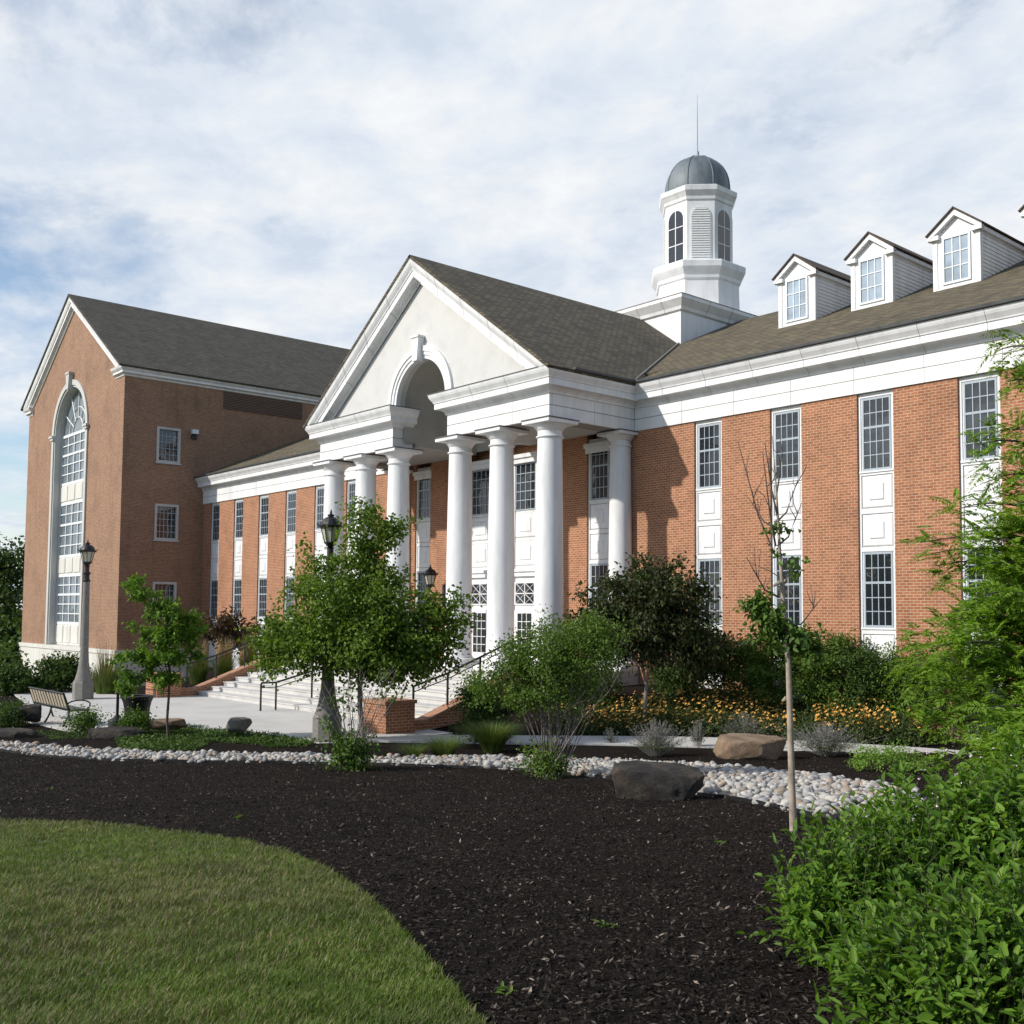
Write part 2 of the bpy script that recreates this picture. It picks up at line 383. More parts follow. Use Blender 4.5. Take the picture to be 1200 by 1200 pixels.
# plaza, path ------------------------------------------------------------
def flat_poly(name, poly, z, mat, th=.12):
    return tag(MB().prism_z(poly, z-th, z).build(name, mat), kind='structure')
pz = lambda x, y: tuple(aZ(x, y, PLZ)[:2])
plaza = [pz(15, 841), pz(40, 847), pz(78, 856), pz(115, 858), pz(150, 854), pz(205, 851), pz(250, 855), pz(300, 859), pz(340, 864), pz(374, 871), pz(425, 869)]
plaza += [(-23.3, 15.2), (-23.3, 17.7), (-40.6, 17.7), (-40.9, 15.5), (-46, 14.6), (-46, 12.6), pz(30, 823)]
flat_poly('plaza', plaza, PLZ, 'concrete')
path_a = [pz(430, 861), pz(520, 862), pz(610, 863), pz(700, 863.5), pz(780, 864), pz(860, 866), pz(960, 870), pz(1060, 876), pz(1200, 886)]
path_b = [pz(430, 869), pz(520, 870.5), pz(610, 872), pz(700, 873), pz(780, 875), pz(860, 877.5), pz(960, 882), pz(1060, 889), pz(1200, 900)]
flat_poly('path', path_a+path_b[::-1], PLZ+.03, 'concrete', .15)
# stairs ---------------------------------------------------------------
PX, W, PF, PH = -32.25, 26.83, 22.75, 7.26
SX0, SX1, SY0, FLZ = -39.7, -24.85, 17.7, -1.95
st = MB()
nr = 8; rh = (FLZ-PLZ)/nr
for k in range(nr):
    y0 = SY0+k*.5; y1 = y0+.5 if k < nr-1 else W
    z = PLZ+(k+1)*rh
    st.box(SX0, SX1, y0, y1-.004, PLZ-.3, z-.045)
    st.box(SX0, SX1, y0-.025, y1-.004, z-.042, z)
tag(st.build('stairs', 'step'), kind='structure')

# ------------------------------------------------------------------ MAIN BUILDING
bld = thing('brick_building', 'long red brick building with white columned portico, dormers and a white domed cupola', 'building', (PX, W, -2.4))
ZB = -3.3; ZF = 6.35; BW = 1.136; BP = 3.012
right_bays = [-22.355+k*BP for k in range(6)]
left_bays = [-59.115+k*BP for k in range(6)]
side_bays = [-27.40, -38.24]
door_x = (-34.45, -30.05)
cuts = sorted([(x, x+BW) for x in right_bays+left_bays+side_bays]+[door_x])
wb = MB(); x = -60.18
for a, b in cuts+[(3., 3.)]:
    wb.box(x, a, W, W+.45, ZB, ZF+.3); x = b
wb.box(-60.18, 3, W+.45, W+.6, ZB, 7.8)     # backing
wb.box(-60.17, 3, W+.62, 51, ZB, 7.7)       # body of the building behind the wall
wb.build('wall', 'brick', bld)
# bay casing, windows, panels ------------------------------------------
def bay(x0, parent, cap=False):
    out = []; y = W+.10
    c = MB(); c.box(x0+.004, x0+BW-.004, y, W+.44, ZB, ZF-.004)
    c.box(x0+.004, x0+.075, y-.03, y, ZB, ZF-.004); c.box(x0+BW-.075, x0+BW-.004, y-.03, y, ZB, ZF-.004)
    for z0, z1 in ((6.22, 6.345), (3.98, 4.07), (2.88, 3.02), (1.80, 1.92), (-.53, -.38)): c.box(x0+.077, x0+BW-.077, y-.027, y, z0, z1)
    c.box(x0+.03, x0+BW-.03, y-.06, y-.031, 4.05, 4.10); c.box(x0+.03, x0+BW-.03, y-.06, y-.031, -.40, -.35)
    if cap: c.box(x0-.1, x0+BW+.1, W-.1, W-.002, 6.02, 6.18); c.box(x0-.05, x0+BW+.05, W-.05, W-.002, 5.82, 6.017)
    out.append(c.build('bay_casing', 'white', parent))
    for z0, z1 in ((4.10, 6.2), (-.35, 1.78)):
        w = MB(); a, b = x0+.12, x0+BW-.12
        for q in ((a, a+.05, z0, z1), (b-.05, b, z0, z1), (a+.05, b-.05, z1-.06, z1), (a+.05, b-.05, z0, z0+.07)): w.box(q[0], q[1], y-.022, y-.002, q[2], q[3])
        wf = w.build('window', 'sash', parent); out.append(wf)
        a += .05; b -= .05; mid = z1-.06-(z1-z0-.13)*.4
        s = MB()
        s.box(a, b, y-.020, y-.003, mid-.035, mid+.03)
        for k in range(1, 4):
            xx = a+(b-a)*k/4; s.box(xx-.013, xx+.013, y-.018, y-.004, z0+.07, mid-.035); s.box(xx-.012, xx+.012, y-.019, y-.004, mid+.03, z1-.06)
        for k in (1, 2):
            zz_ = z0+.07+(mid-.035-z0-.07)*k/3; s.box(a, b, y-.017, y-.0042, zz_-.013, zz_+.013)
        zz_ = (mid+.03+z1-.06)/2; s.box(a, b, y-.0175, y-.0042, zz_-.013, zz_+.013)
        s.build('muntin_grid', 'sash', wf)
        MB().box(a, b, y-.0035, y-.001, z0+.07, z1-.06).build('pane', 'glass', wf)
    for z0, z1 in ((3.05, 3.95), (1.95, 2.85), (-2.3, -.56)):
        p = MB(); a, b = x0+.10, x0+BW-.10
        p.mi = 1; p.box(a-.012, b+.012, y-.006, y-.001, z0-.012, z1+.012); p.mi = 0
        p.frus(a, b, z0, z1, y-.006, .022, .03)
        m_ = .24; p.frus(a+m_, b-m_, z0+m_*.85, z1-m_*.85, y-.028, .03, .03)
        out.append(p.build('spandrel_panel', ['white', 'joint'], parent))
    return out
proto = bay(right_bays[0], bld)
for x0 in right_bays[1:]+left_bays:
    for o in proto: copy_tree(o, bld, (x0-right_bays[0], 0, 0))
proto2 = bay(side_bays[0], bld, True)
for o in proto2: copy_tree(o, bld, (side_bays[1]-side_bays[0], 0, 0))
# central door composition ---------------------------------------------
def door_block():
    a, b = door_x; y = W+.06
    c = MB(); c.box(a+.004, b-.004, y, W+.44, FLZ, 6.2)
    c.box(a-.12, b+.12, W-.16, W-.003, 6.05, 6.2); c.box(a-.05, b+.05, W-.09, W-.003, 5.85, 6.047)
    c.box(a+.005, b-.005, y-.10, y-.002, 1.42, 1.6); c.box(a+.005, b-.005, y-.16, y-.002, 1.6, 1.72)
    for xx in (a+.1, a+1.52, b-1.52, b-.1): c.box(xx-.09, xx+.09, y-.05, y-.002, FLZ, 5.85)
    c.build('door_surround', 'white', bld)
    bays_ = [(a+.2, a+1.42), (a+1.62, b-1.62), (b-1.42, b-.2)]
    for xa, xb in bays_:
        w = MB()
        for q in ((xa, xa+.06, 4.05, 5.8), (xb-.06, xb, 4.05, 5.8), (xa, xb, 5.8, 5.85), (xa, xb, 4.0, 4.05)): w.box(q[0], q[1], y-.03, y-.002, q[2], q[3])
        wf = w.build('window', 'sash', bld)
        s = MB()
        for k in range(1, 4): xx = xa+(xb-xa)*k/4; s.box(xx-.013, xx+.013, y-.026, y-.006, 4.05, 5.8)
        for k in range(1, 5): z = 4.05+1.75*k/5; s.box(xa+.06, xb-.06, y-.025, y-.0065, z-.014, z+.014)
        s.build('muntin_grid', 'sash', wf); MB().box(xa+.06, xb-.06, y-.006, y-.003, 4.05, 5.8).build('pane', 'glass', wf)
        for z0, z1 in ((2.95, 3.9), (1.85, 2.8)):
            p = MB(); p.mi = 1; p.box(xa-.01, xb+.01, y-.006, y-.001, z0-.01, z1+.01); p.mi = 0
            p.frus(xa, xb, z0, z1, y-.006, .022, .03); p.frus(xa+.25, xb-.25, z0+.2, z1-.2, y-.028, .03, .03)
            p.build('spandrel_panel', ['white', 'joint'], bld)
        t = MB(); z0, z1 = .31, 1.2; xm = (xa+xb)/2; zm = (z0+z1)/2
        for q in ((xa, xa+.07, z0, z1), (xb-.07, xb, z0, z1), (xa+.07, xb-.07, z1-.05, z1), (xa+.07, xb-.07, z0, z0+.05), (xm-.02, xm+.02, z0+.05, z1-.05), (xa+.07, xb-.07, zm-.02, zm+.02)): t.box(q[0], q[1], y-.04, y-.008, q[2], q[3])
        for (u0, u1) in ((xa+.07, xm-.02), (xm+.02, xb-.07)):
            for (v0, v1) in ((z0+.05, zm-.02), (zm+.02, z1-.05)):
                for (p0, p1) in (((u0, v0), (u1, v1)), ((u0, v1), (u1, v0))): t.tube([(p0[0], y-.02, p0[1]), (p1[0], y-.02, p1[1])], .015, 4)
        tf = t.build('transom_light', 'white', bld)
        MB().box(xa+.07, xb-.07, y-.006, y-.003, z0+.05, z1-.05).build('pane', 'glass', tf)
        d = MB(); d.box(xa, xb, y-.04, y-.012, FLZ+.02, .12)
        df = d.build('door', 'white', bld)
        d = MB(); d.box(xa+.2, xb-.2, y-.044, y-.041, FLZ+.35, -.02); d.build('pane', 'glass', df)
        d = MB()
        for k in range(1, 3): xx = xa+.2+(xb-xa-.4)*k/3; d.box(xx-.014, xx+.014, y-.056, y-.0445, FLZ+.35, -.02)
        for k in range(1, 5): z = FLZ+.35+(-.02-FLZ-.35)*k/5; d.box(xa+.2, xb-.2, y-.055, y-.0447, z-.014, z+.014)
        d.build('muntin_grid', 'white', df)
        d = MB(); d.box(xb-.13, xb-.1, y-.1, y-.041, FLZ+.95, FLZ+1.25); d.build('handle', 'black', df)
door_block()
# portico floor edge is part of stairs; frieze ---------------------------
fz = MB()
def fpanel(ax, a0, a1, face, out, step, depth=.12):
    n = max(1, round(abs(a1-a0)/step)); ss = (a1-a0)/n
    for i in range(n):
        p, q = a0+i*ss+.008, a0+(i+1)*ss-.008
        for z0, z1 in ((ZF, 6.748), (6.772, 7.2)):
            if ax == 'x': fz.box(p, q, face, face-out*depth, z0, z1)
            else: fz.box(face, face-out*depth, p, q, z0, z1)
GL, GR = -34.0, -30.5
fpanel('x', -24.99, 3, W-.06, -1, 2.2); fpanel('x', -60.17, -39.51, W-.06, -1, 2.2)
fpanel('x', -30.5, -24.99, PF, -1, 1.85); fpanel('x', -39.51, -34.0, PF, -1, 1.85)
fpanel('y', PF+.121, W-.061, -24.99, 1, 1.9); fpanel('y', PF+.121, W-.061, -39.51, -1, 1.9)
fpanel('y', PF+.121, PF+.95, GR, -1, .8); fpanel('y', PF+.121, PF+.95, GL, 1, .8)
fz.mi = 1
fz.box(-24.87, 3, W-.055, W+.2, ZF+.01, 7.19) ; fz.box(-60.16, -39.63, W-.055, W+.2, ZF+.01, 7.19)
fz.box(GR+.02, -25.01, PF+.02, PF+1.0, ZF+.01, 7.6); fz.box(-39.49, GL-.02, PF+.02, PF+1.0, ZF+.01, 7.6)
fz.box(-25.9, -25.02, PF+1.005, W-.01, ZF+.012, 7.6); fz.box(-39.48, -38.6, PF+1.005, W-.01, ZF+.012, 7.6)
fz.build('frieze', ['frieze', 'joint'], bld)
PROF = [(0, 7.13), (.05, 7.14), (.06, 7.20), (.10, 7.26), (.16, 7.31), (.22, 7.335), (.34, 7.345), (.34, 7.555), (.37, 7.56), (.38, 7.60), (.42, 7.66), (.47, 7.73), (.50, 7.80), (.52, 7.88), (0, 7.88)]
cn = MB()
pr = [(3, W-.06), (-24.99, W-.06), (-24.99, PF), (GR, PF), (GR, PF+.9)]
pl_ = [(-60.17, W-.06), (-39.51, W-.06), (-39.51, PF), (GL, PF), (GL, PF+.9)]
cn.sweep(pr, PROF, 1); cn.sweep(pl_, PROF, -1)
cn.mi = 1
FPR = [(0, 7.884), (.54, 7.884), (.54, 7.91), (0, 7.91)]
cn.sweep(pr[2:], FPR, 1); cn.sweep(pl_[2:], FPR, -1)
cn.mi = 2                                            # fine joints in the cornice, proud by 2 mm
for xx in np.arange(-23.4, 3, 1.85): cn.loft([[(xx+dx, W-.06-o*1.004-.002, z) for o, z in PROF[:-1]]+[(xx+dx, W-.08, 7.8)] for dx in (0, .012)])
for xx in (-28.6, -26.7, -36, -37.8): cn.loft([[(xx+dx, PF-o*1.004-.002, z) for o, z in PROF[:-1]]+[(xx+dx, PF-.02, 7.8)] for dx in (0, .012)])
cn.build('cornice', ['white', 'lead', 'joint'], bld)
# gutter line on the wings
gt = MB(); gt.sweep([(3, W-.06), (-24.45, W-.06)], [(.5, 7.884), (.60, 7.90), (.62, 7.97), (.5, 7.97)], 1)
gt.build('gutter', 'lead', bld)
gt = MB(); gt.sweep([(-60.17, W-.06), (-40.05, W-.06)], [(.5, 7.884), (.60, 7.90), (.62, 7.97), (.5, 7.97)], -1)
gt.build('gutter', 'lead', bld)
gt = MB(); gt.sweep([(-24.99, W-.7), (-24.99, PF+.6)], [(.5, 7.9), (.58, 7.91), (.60, 7.98), (.5, 7.98)], 1)
gt.build('gutter', 'lead', bld)
# raking cornice, tympanum, arch -------------------------------------------
RS = .708; AP = 13.40
zl = lambda x: AP-RS*abs(x-PX)
RPROF = [(0, .98), (.05, .97), (.06, .90), (.12, .84), (.20, .80), (.34, .78), (.34, .52), (.37, .51), (.38, .46), (.43, .38), (.48, .28), (.52, .10), (0, .10)]
rk = MB()
for sg in (-1, 1):
    tip = PX+sg*(PH+.5)
    rk.loft([[(x_, PF-o-.02, max(zl(x_)-dz, 7.912)) for o, dz in RPROF] for x_ in [tip]+list(np.linspace(PX+sg*(PH+.45), PX+sg*6.2, 14))+[PX]])
rk.mi = 1
for sg in (-1, 1):
    for t in (.2, .4, .6, .78):
        xx = PX+sg*(PH+.5)*t
        rk.loft([[(xx+dx, PF-o*1.004-.022, zl(xx+dx)-dz) for o, dz in RPROF[:-1]]+[(xx+dx, PF-.03, zl(xx)-.2)] for dx in (0, .014)])
rk.build('raking_cornice', ['white', 'joint'], bld)
ARC = [(math.cos(t)*1.62, math.sin(t)*1.62) for t in np.linspace(0, math.pi, 25)]
zb = 7.89; spr = 7.95
poly = [(PX+PH-.05, zb), (PX, AP-.9+.5), (PX-PH+.05, zb), (PX-1.62, zb)]+[(PX+a*-1, spr+b) for a, b in ARC]+[(PX+1.62, zb)]
poly = [(PX-PH+.1, zb), (PX-1.62, zb)]+[(PX-a, spr+b) for a, b in ARC]+[(PX+1.62, zb), (PX+PH-.1, zb), (PX, zl(PX)-.3)]
MB().prism_y(poly, PF+.03, PF+.45).build('tympanum', 'stucco', bld)
ar = MB()
for r0_, r1_, o in ((1.86, 2.06, .10), (1.72, 1.88, .06), (1.58, 1.74, .02)):
    secs = []
    for t in np.linspace(math.pi, 0, 33):
        c_, s_ = math.cos(t), math.sin(t)
        secs.append([(PX+c_*r0_, PF+.03-o, spr+s_*r0_), (PX+c_*r1_, PF+.03-o, spr+s_*r1_), (PX+c_*r1_, PF+.2, spr+s_*r1_), (PX+c_*r0_, PF+.2, spr+s_*r0_)])
    ar.loft(secs)
ar.box(PX-2.06, PX-1.58, PF-.06, PF+.2, 7.912, 7.955); ar.box(PX+1.58, PX+2.06, PF-.06, PF+.2, 7.912, 7.955)
ar.build('arch_surround', 'white', bld)
ky = MB(); ky.prism_y([(PX-.15, 9.42), (PX+.15, 9.42), (PX+.23, 10.30), (PX-.23, 10.30)], PF-.26, PF+.1); ky.prism_y([(PX-.26, 10.30), (PX+.26, 10.30), (PX+.26, 10.38), (PX-.26, 10.38)], PF-.30, PF+.1)
ky.build('keystone', 'white', bld)
vt = MB(); secs = []
for y in (PF+.46, W):
    secs.append([(PX-1.66, y, 6.6)]+[(PX-a*1.66/1.62, y, spr+b*1.66/1.62) for a, b in ARC]+[(PX+1.66, y, 6.6)])
vt.loft(secs, False, False)
vt.add([(PX-1.66, W-.01, 6.6)]+[(PX-a*1.66/1.62, W-.01, spr+b*1.66/1.62) for a, b in ARC]+[(PX+1.66, W-.01, 6.6)], [tuple(range(27))])
vt.box(-38.6, PX-1.665, PF+1.01, W-.012, 6.5, 6.6); vt.box(PX+1.665, -25.9, PF+1.01, W-.012, 6.5, 6.6)
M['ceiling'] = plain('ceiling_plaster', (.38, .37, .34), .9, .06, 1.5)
vt.build('portico_ceiling', 'ceiling', bld)
# columns ----------------------------------------------------------------
def column_mb(cx, cy, r, z0=FLZ, z1=ZF):
    c = MB(); H = z1-z0; k = r/.475
    c.box(cx-.66*k, cx+.66*k, cy-.66*k, cy+.66*k, z0, z0+.16*k)
    pr_ = [(.62, .16), (.655, .20), (.66, .25), (.63, .31), (.53, .33), (.52, .38), (.49, .43)]
    pr_ = [(a*k, z0+b*k) for a, b in pr_]
    for t in np.linspace(0, 1, 9)[1:]:
        rr = r*(1-.14*max(0, (t-.15)/.85)**1.6); pr_.append((rr, z0+.43*k+(H-.43*k-.62*k)*t))
    rt = pr_[-1][0]; zt = pr_[-1][1]
    pr_ += [(rt+.05*k, zt+.02*k), (rt+.055*k, zt+.06*k), (rt, zt+.08*k), (rt, zt+.24*k), (rt+.03*k, zt+.26*k), (rt+.05*k, zt+.30*k), (rt+.14*k, zt+.40*k), (rt+.17*k, zt+.46*k)]
    c.lathe(pr_, cx, cy, 36)
    c.box(cx-.66*k, cx+.66*k, cy-.66*k, cy+.66*k, zt+.46*k, z1-.045)
    c.mi = 1; c.box(cx-.69*k, cx+.69*k, cy-.69*k, cy+.69*k, z1-.042, z1-.008)
    return c
CXS = [PX-6.8, PX-4.33, PX-1.97, PX+1.97, PX+4.33, PX+6.8]; CYF = PF+.45
col = column_mb(CXS[0], CYF, .475).build('column', ['white', 'lead'], bld, smooth=True)
for x_ in CXS[1:]: copy_tree(col, bld, (x_-CXS[0], 0, 0))
ecol = column_mb(CXS[5], W-.28, .42).build('column', ['white', 'lead'], bld, smooth=True)
copy_tree(ecol, bld, (CXS[0]-CXS[5], 0, 0))
# roofs --------------------------------------------------------------------
def slab(mb, pts, th=.1):
    n = np.cross(np.array(pts[1])-pts[0], np.array(pts[2])-pts[0]); n = n/np.linalg.norm(n)
    if n[2] < 0: n = -n
    mb.loft([[np.array(p)-n*th for p in pts], [np.array(p) for p in pts]])
mz = lambda y: 7.98+.4425*(y-26.3)
rm = MB()
slab(rm, [(-24.4, 26.22, mz(26.22)), (3, 26.22, mz(26.22)), (3, 39, mz(39)), (-24.4, 39, mz(39))])
slab(rm, [(-60.17, 26.22, mz(26.22)), (-40.1, 26.22, mz(26.22)), (-40.1, 39, mz(39)), (-60.17, 39, mz(39))])
slab(rm, [(-40.095, 27.6, mz(27.6)), (-24.405, 27.6, mz(27.6)), (-24.405, 39, mz(39)), (-40.095, 39, mz(39))])
slab(rm, [(-60.17, 39.01, mz(39)), (3, 39.01, mz(39)), (3, 52, mz(39)-5.75), (-60.17, 52, mz(39)-5.75)])
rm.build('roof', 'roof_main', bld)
rp = MB()
for sg in (-1, 1):
    e = PX+sg*(PH+.56)
    slab(rp, [(e, PF-.56, zl(e)+.02), (PX, PF-.56, AP+.02), (PX, 38.9, AP+.02), (e, 38.9, zl(e)+.02)], .11)
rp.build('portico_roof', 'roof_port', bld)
# shingle edge strip seen as a dark line above the raking cornice, valley strip
vs = MB()
v0 = np.array((-24.42, 26.25, mz(26.25)+.05)); v1 = np.array((-29.98, 34.95, mz(34.95)+.05))
vs.tube([v0, v1], .05, 6); vs.build('valley_strip', 'pole', bld)
# dormers ---------------------------------------------------------------------
DY = 32.05
def dormer(xc):
    z0 = 10.42; ze = 12.32; hw = .76
    d = MB(); yb = 26.3+(ze-7.98)/.4425+.4
    gp = [(xc-hw, z0), (xc+hw, z0), (xc+hw, ze), (xc, ze+.62), (xc-hw, ze)]
    d.prism_y(gp, DY, yb)
    for k in range(17):                                      # lap siding on both cheeks
        za = z0+.1+k*.13
        if za+.13 > ze: break
        for sg in (-1, 1): d.loft([[(xc+sg*hw, y, za), (xc+sg*(hw+.022), y, za), (xc+sg*(hw+.006), y, za+.125), (xc+sg*hw, y, za+.125)] for y in (DY+.14, yb)])
        d.mi = 0
    for sg in (-1, 1): d.box(xc+sg*(hw-.12), xc+sg*(hw+.03), DY-.03, DY+.13, z0-.05, ze-.02)
    d.box(xc-hw-.03, xc+hw+.03, DY-.035, DY, z0-.06, z0+.12)
    o = d.build('dormer', 'white', bld)
    t = MB(); th = .82
    for sg in (-1, 1):                                       # rake boards and returns
        t.loft([[(xc, DY-y, ze+.70-q) , (xc+sg*(hw+.14), DY-y, ze+.70-q-th*(hw+.14)*.95)] [::1] + [(xc+sg*(hw+.14), DY-y, ze+.70-q-th*(hw+.14)*.95-.17), (xc, DY-y, ze+.70-q-.20)] for y, q in ((.16, 0), (-.02, 0))])
        t.box(xc+sg*(hw-.22), xc+sg*(hw+.14), DY-.15, DY+.02, ze-.16, ze-.02)
        t.box(xc+sg*(hw+.02), xc+sg*(hw+.12), DY+.022, yb, ze-.16, ze-.03)
    t.build('rake_board', 'white', o)
    r_ = MB()
    for sg in (-1, 1):
        slab(r_, [(xc, DY-.22, ze+.77), (xc+sg*(hw+.2), DY-.22, ze+.77-th*(hw+.2)*.95), (xc+sg*(hw+.2), yb+.6, ze+.77-th*(hw+.2)*.95), (xc, yb+.6, ze+.77)], .05)
    r_.build('dormer_roof', 'roof_dark', o)
    w = MB(); a, b, c0, c1 = xc-.40, xc+.40, z0+.30, z0+1.72
    for q in ((a-.07, a, c0-.07, c1+.07), (b, b+.07, c0-.07, c1+.07), (a, b, c1, c1+.07), (a, b, c0-.07, c0)): w.box(q[0], q[1], DY-.05, DY-.002, q[2], q[3])
    for k in (1, 2): xx = a+.8*k/3; w.box(xx-.016, xx+.016, DY-.035, DY-.012, c0, c1); z = c0+(c1-c0)*k/3; w.box(a, b, DY-.033, DY-.013, z-.016, z+.016)
    w.mi = 1; w.box(a, b, DY-.011, DY-.004, c0, c1)
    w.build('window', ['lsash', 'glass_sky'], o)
    return o
d0 = dormer(-21.88)
for k in range(1, 5): copy_tree(d0, bld, (BP*k, 0, 0))
# cupola -----------------------------------------------------------------------
TX, TY = PX, 39.0
A8 = math.pi/8
cb = MB(); cb.box(TX-2.35, TX+2.35, TY-4.0, TY+4.0, 9.5, 13.45)
for k in range(12):
    pass
cbo = cb.build('cupola_base', 'white', bld)
cc = MB(); BPROF = [(0, 13.30), (.10, 13.36), (.14, 13.5), (.30, 13.72), (.36, 13.80), (.36, 13.96), (0, 13.96)]
sq = [(TX-2.35, TY+4.0), (TX-2.35, TY-4.0), (TX+2.35, TY-4.0), (TX+2.35, TY+4.0)]
cc.sweep(sq, BPROF, -1); cc.box(TX-2.5, TX+2.5, TY-4.15, TY+4.1, 13.90, 14.0)
cc.mi = 1; cc.sweep(sq, [(0, 13.962), (.385, 13.962), (.385, 13.985), (0, 13.985)], -1)
for t in (-2.4, -.8, .8, 2.4): cc.loft([[(TX+2.35+o*1.01+.002, TY+t+dx, z) for o, z in BPROF[:-1]]+[(TX+2.36, TY+t+dx, 13.9)] for dx in (0, .02)])
for t in (-1.5, 0, 1.5): cc.loft([[(TX+t+dx, TY-4-o*1.01-.002, z) for o, z in BPROF[:-1]]+[(TX+t+dx, TY-4.01, 13.9)] for dx in (0, .02)])
cc.build('cornice', ['white', 'joint'], cbo)
cp_ = MB()
cp_.lathe([(2.30, 13.995), (2.28, 14.15), (2.05, 14.35), (2.02, 15.55), (2.10, 15.62), (2.12, 15.78), (2.28, 16.0), (2.34, 16.1), (2.36, 16.36), (2.30, 16.42), (1.7, 16.46)], TX, TY, 8, A8)
cp_.build('lower_octagon', 'white', cbo)
dr = MB(); RD = 1.70
dr.lathe([(RD, 16.44), (RD, 19.42), (RD+.06, 19.48), (RD+.08, 19.62), (RD+.18, 19.78), (RD+.24, 19.86), (RD+.26, 20.08), (RD+.1, 20.16), (1.4, 20.2)], TX, TY, 8, A8)
ap = RD*math.cos(A8)
dro = dr.build('cupola_drum', 'white', bld)
def face_mb(k, items):                                       # items on octagon face k (normal at k*45 deg)
    an = k*math.pi/4; nx, ny = math.cos(an), math.sin(an); tx, ty = -ny, nx
    mb = MB()
    for mi, poly_, o0, o1 in items:
        mb.mi = mi
        mb.loft([[(TX+nx*(ap+o)+tx*u, TY+ny*(ap+o)+ty*u, z) for u, z in poly_] for o in (o0, o1)])
    return mb
def archpoly(hw, z0, z1, n=12): return [(hw, z0)]+[(hw*math.cos(t), z1-hw+hw*math.sin(t)) for t in np.linspace(0, math.pi, n)]+[(-hw, z0)]
for k in range(8):
    if k % 2 == 0:
        hw = .45; z0, z1 = 16.58, 19.08
        it = [(0, archpoly(hw+.09, z0-.05, z1+.09), .002, .03), (1, archpoly(hw, z0, z1), .031, .036),
              (0, [(-.022, z0), (.022, z0), (.022, z1-.01), (-.022, z1-.01)], .037, .055)]
        for q in (1, 2): z = z0+(z1-z0)*q/3; it.append((0, [(-hw, z-.02), (hw, z-.02), (hw, z+.02), (-hw, z+.02)], .0372, .052))
        face_mb(k, it).build('window', ['white', 'glass'], dro)
    else:
        hw = .44; z0, z1 = 16.58, 19.10
        it = [(0, archpoly(hw+.06, z0-.05, z1+.06), .002, .02)]
        nb = 22
        for q in range(nb):
            za = z0+(z1-z0)*q/nb; u = hw if za < z1-hw else math.sqrt(max(.001, hw*hw-(za-(z1-hw))**2))*.98
            it.append((0, [(-u, za), (u, za), (u, za+.062), (-u, za+.062)], .021, .055)); it.append((1, [(-u, za+.064), (u, za+.064), (u, za+.10), (-u, za+.10)], .0205, .024))
        face_mb(k, it).build('louvre', ['lightlouvre', 'sash'], dro)
dm = MB(); pr_ = [(1.56, 20.18), (1.58, 20.3)]+[(1.58*math.cos(t), 20.42+1.72*math.sin(t)) for t in np.linspace(0, math.pi/2-.08, 12)]
dm.lathe(pr_, TX, TY, 32, A8)
for k in range(8):
    an = A8+k*math.pi/4; dm.tube([(TX+r_*1.005*math.cos(an), TY+r_*1.005*math.sin(an), z) for r_, z in pr_], .03, 5)
dm.build('dome', 'dome', dro, smooth=True)
sp = MB(); sp.lathe([(.16, 22.08), (.17, 22.2), (.09, 22.3), (.085, 22.45), (.028, 22.5), (.022, 24.0), (.008, 25.3)], TX, TY, 10)
sp.build('spire', 'sash', dro, smooth=True)

# lantern on a bracket between the columns -------------------------------------
def lantern(mbk, mbg, cx, cy, z0, s=1.):
    mbk.lathe([(.03*s, z0), (.10*s, z0+.04*s), (.13*s, z0+.09*s), (.17*s, z0+.12*s), (.17*s, z0+.15*s)], cx, cy, 8, A8)
    mbg.lathe([(.15*s, z0+.151*s), (.245*s, z0+.515*s)], cx, cy, 8, A8)
    for k in range(8):
        an = A8+k*math.pi/4; mbk.tube([(cx+.155*s*math.cos(an), cy+.155*s*math.sin(an), z0+.15*s), (cx+.25*s*math.cos(an), cy+.25*s*math.sin(an), z0+.52*s)], .014*s, 5)
    mbk.lathe([(.25*s, z0+.516*s), (.31*s, z0+.53*s), (.32*s, z0+.57*s), (.27*s, z0+.59*s), (.25*s, z0+.66*s), (.20*s, z0+.74*s), (.11*s, z0+.79*s), (.06*s, z0+.81*s), (.085*s, z0+.83*s), (.085*s, z0+.86*s), (.03*s, z0+.88*s), (.03*s, z0+.93*s), (.008*s, z0+1.0*s)], cx, cy, 16)
    for k in range(8):
        an = A8+k*math.pi/4; mbk.tube([(cx+.30*s*math.cos(an), cy+.30*s*math.sin(an), z0+.56*s), (cx+.35*s*math.cos(an), cy+.35*s*math.sin(an), z0+.63*s)], .016*s, 4)
q = aY(504, 689, W-.75)
lk, lg = MB(), MB(); lantern(lk, lg, q[0], q[1], q[2], 1.0)
lk.tube([(q[0], q[1], q[2]+.03), (q[0], q[1], q[2]-.12), (q[0], q[1]+.3, q[2]-.28), (q[0], W-.02, q[2]-.25)], .03, 6)
lk.box(q[0]-.09, q[0]+.09, W-.05, W-.002, q[2]-.75, q[2]+.15)
lo = lk.build('wall_lantern', 'black', bld); lg.build('lamp_glass', 'lampglass', lo)

# ------------------------------------------------------------------ GABLED HALL
HX0, HX1, HY = -78.05, -60.18, 21.93
HC = (HX0+HX1)/2
hall = thing('gabled_hall', 'tall gabled brick hall with a very tall arched window and pale stone base', 'hall', (HC, HY, -4.8))
HZ0, HZE = -2.25, 13.45; HS = .652; HAP = 20.05
hzl = lambda x: HAP-HS*abs(x-HC)
AX, AR, AZs = -69.3, 3.05, 11.25
hw_ = MB(); poly = [(HX0, HZ0), (AX-AR, HZ0)]+[(AX-AR*math.cos(t), AZs+AR*math.sin(t)) for t in np.linspace(0, math.pi, 29)]+[(AX+AR, HZ0), (HX1, HZ0), (HX1, HZE), (HC, hzl(HC)-.5), (HX0, HZE)]
hw_.prism_y(poly, HY, HY+.6)
YB = 56.
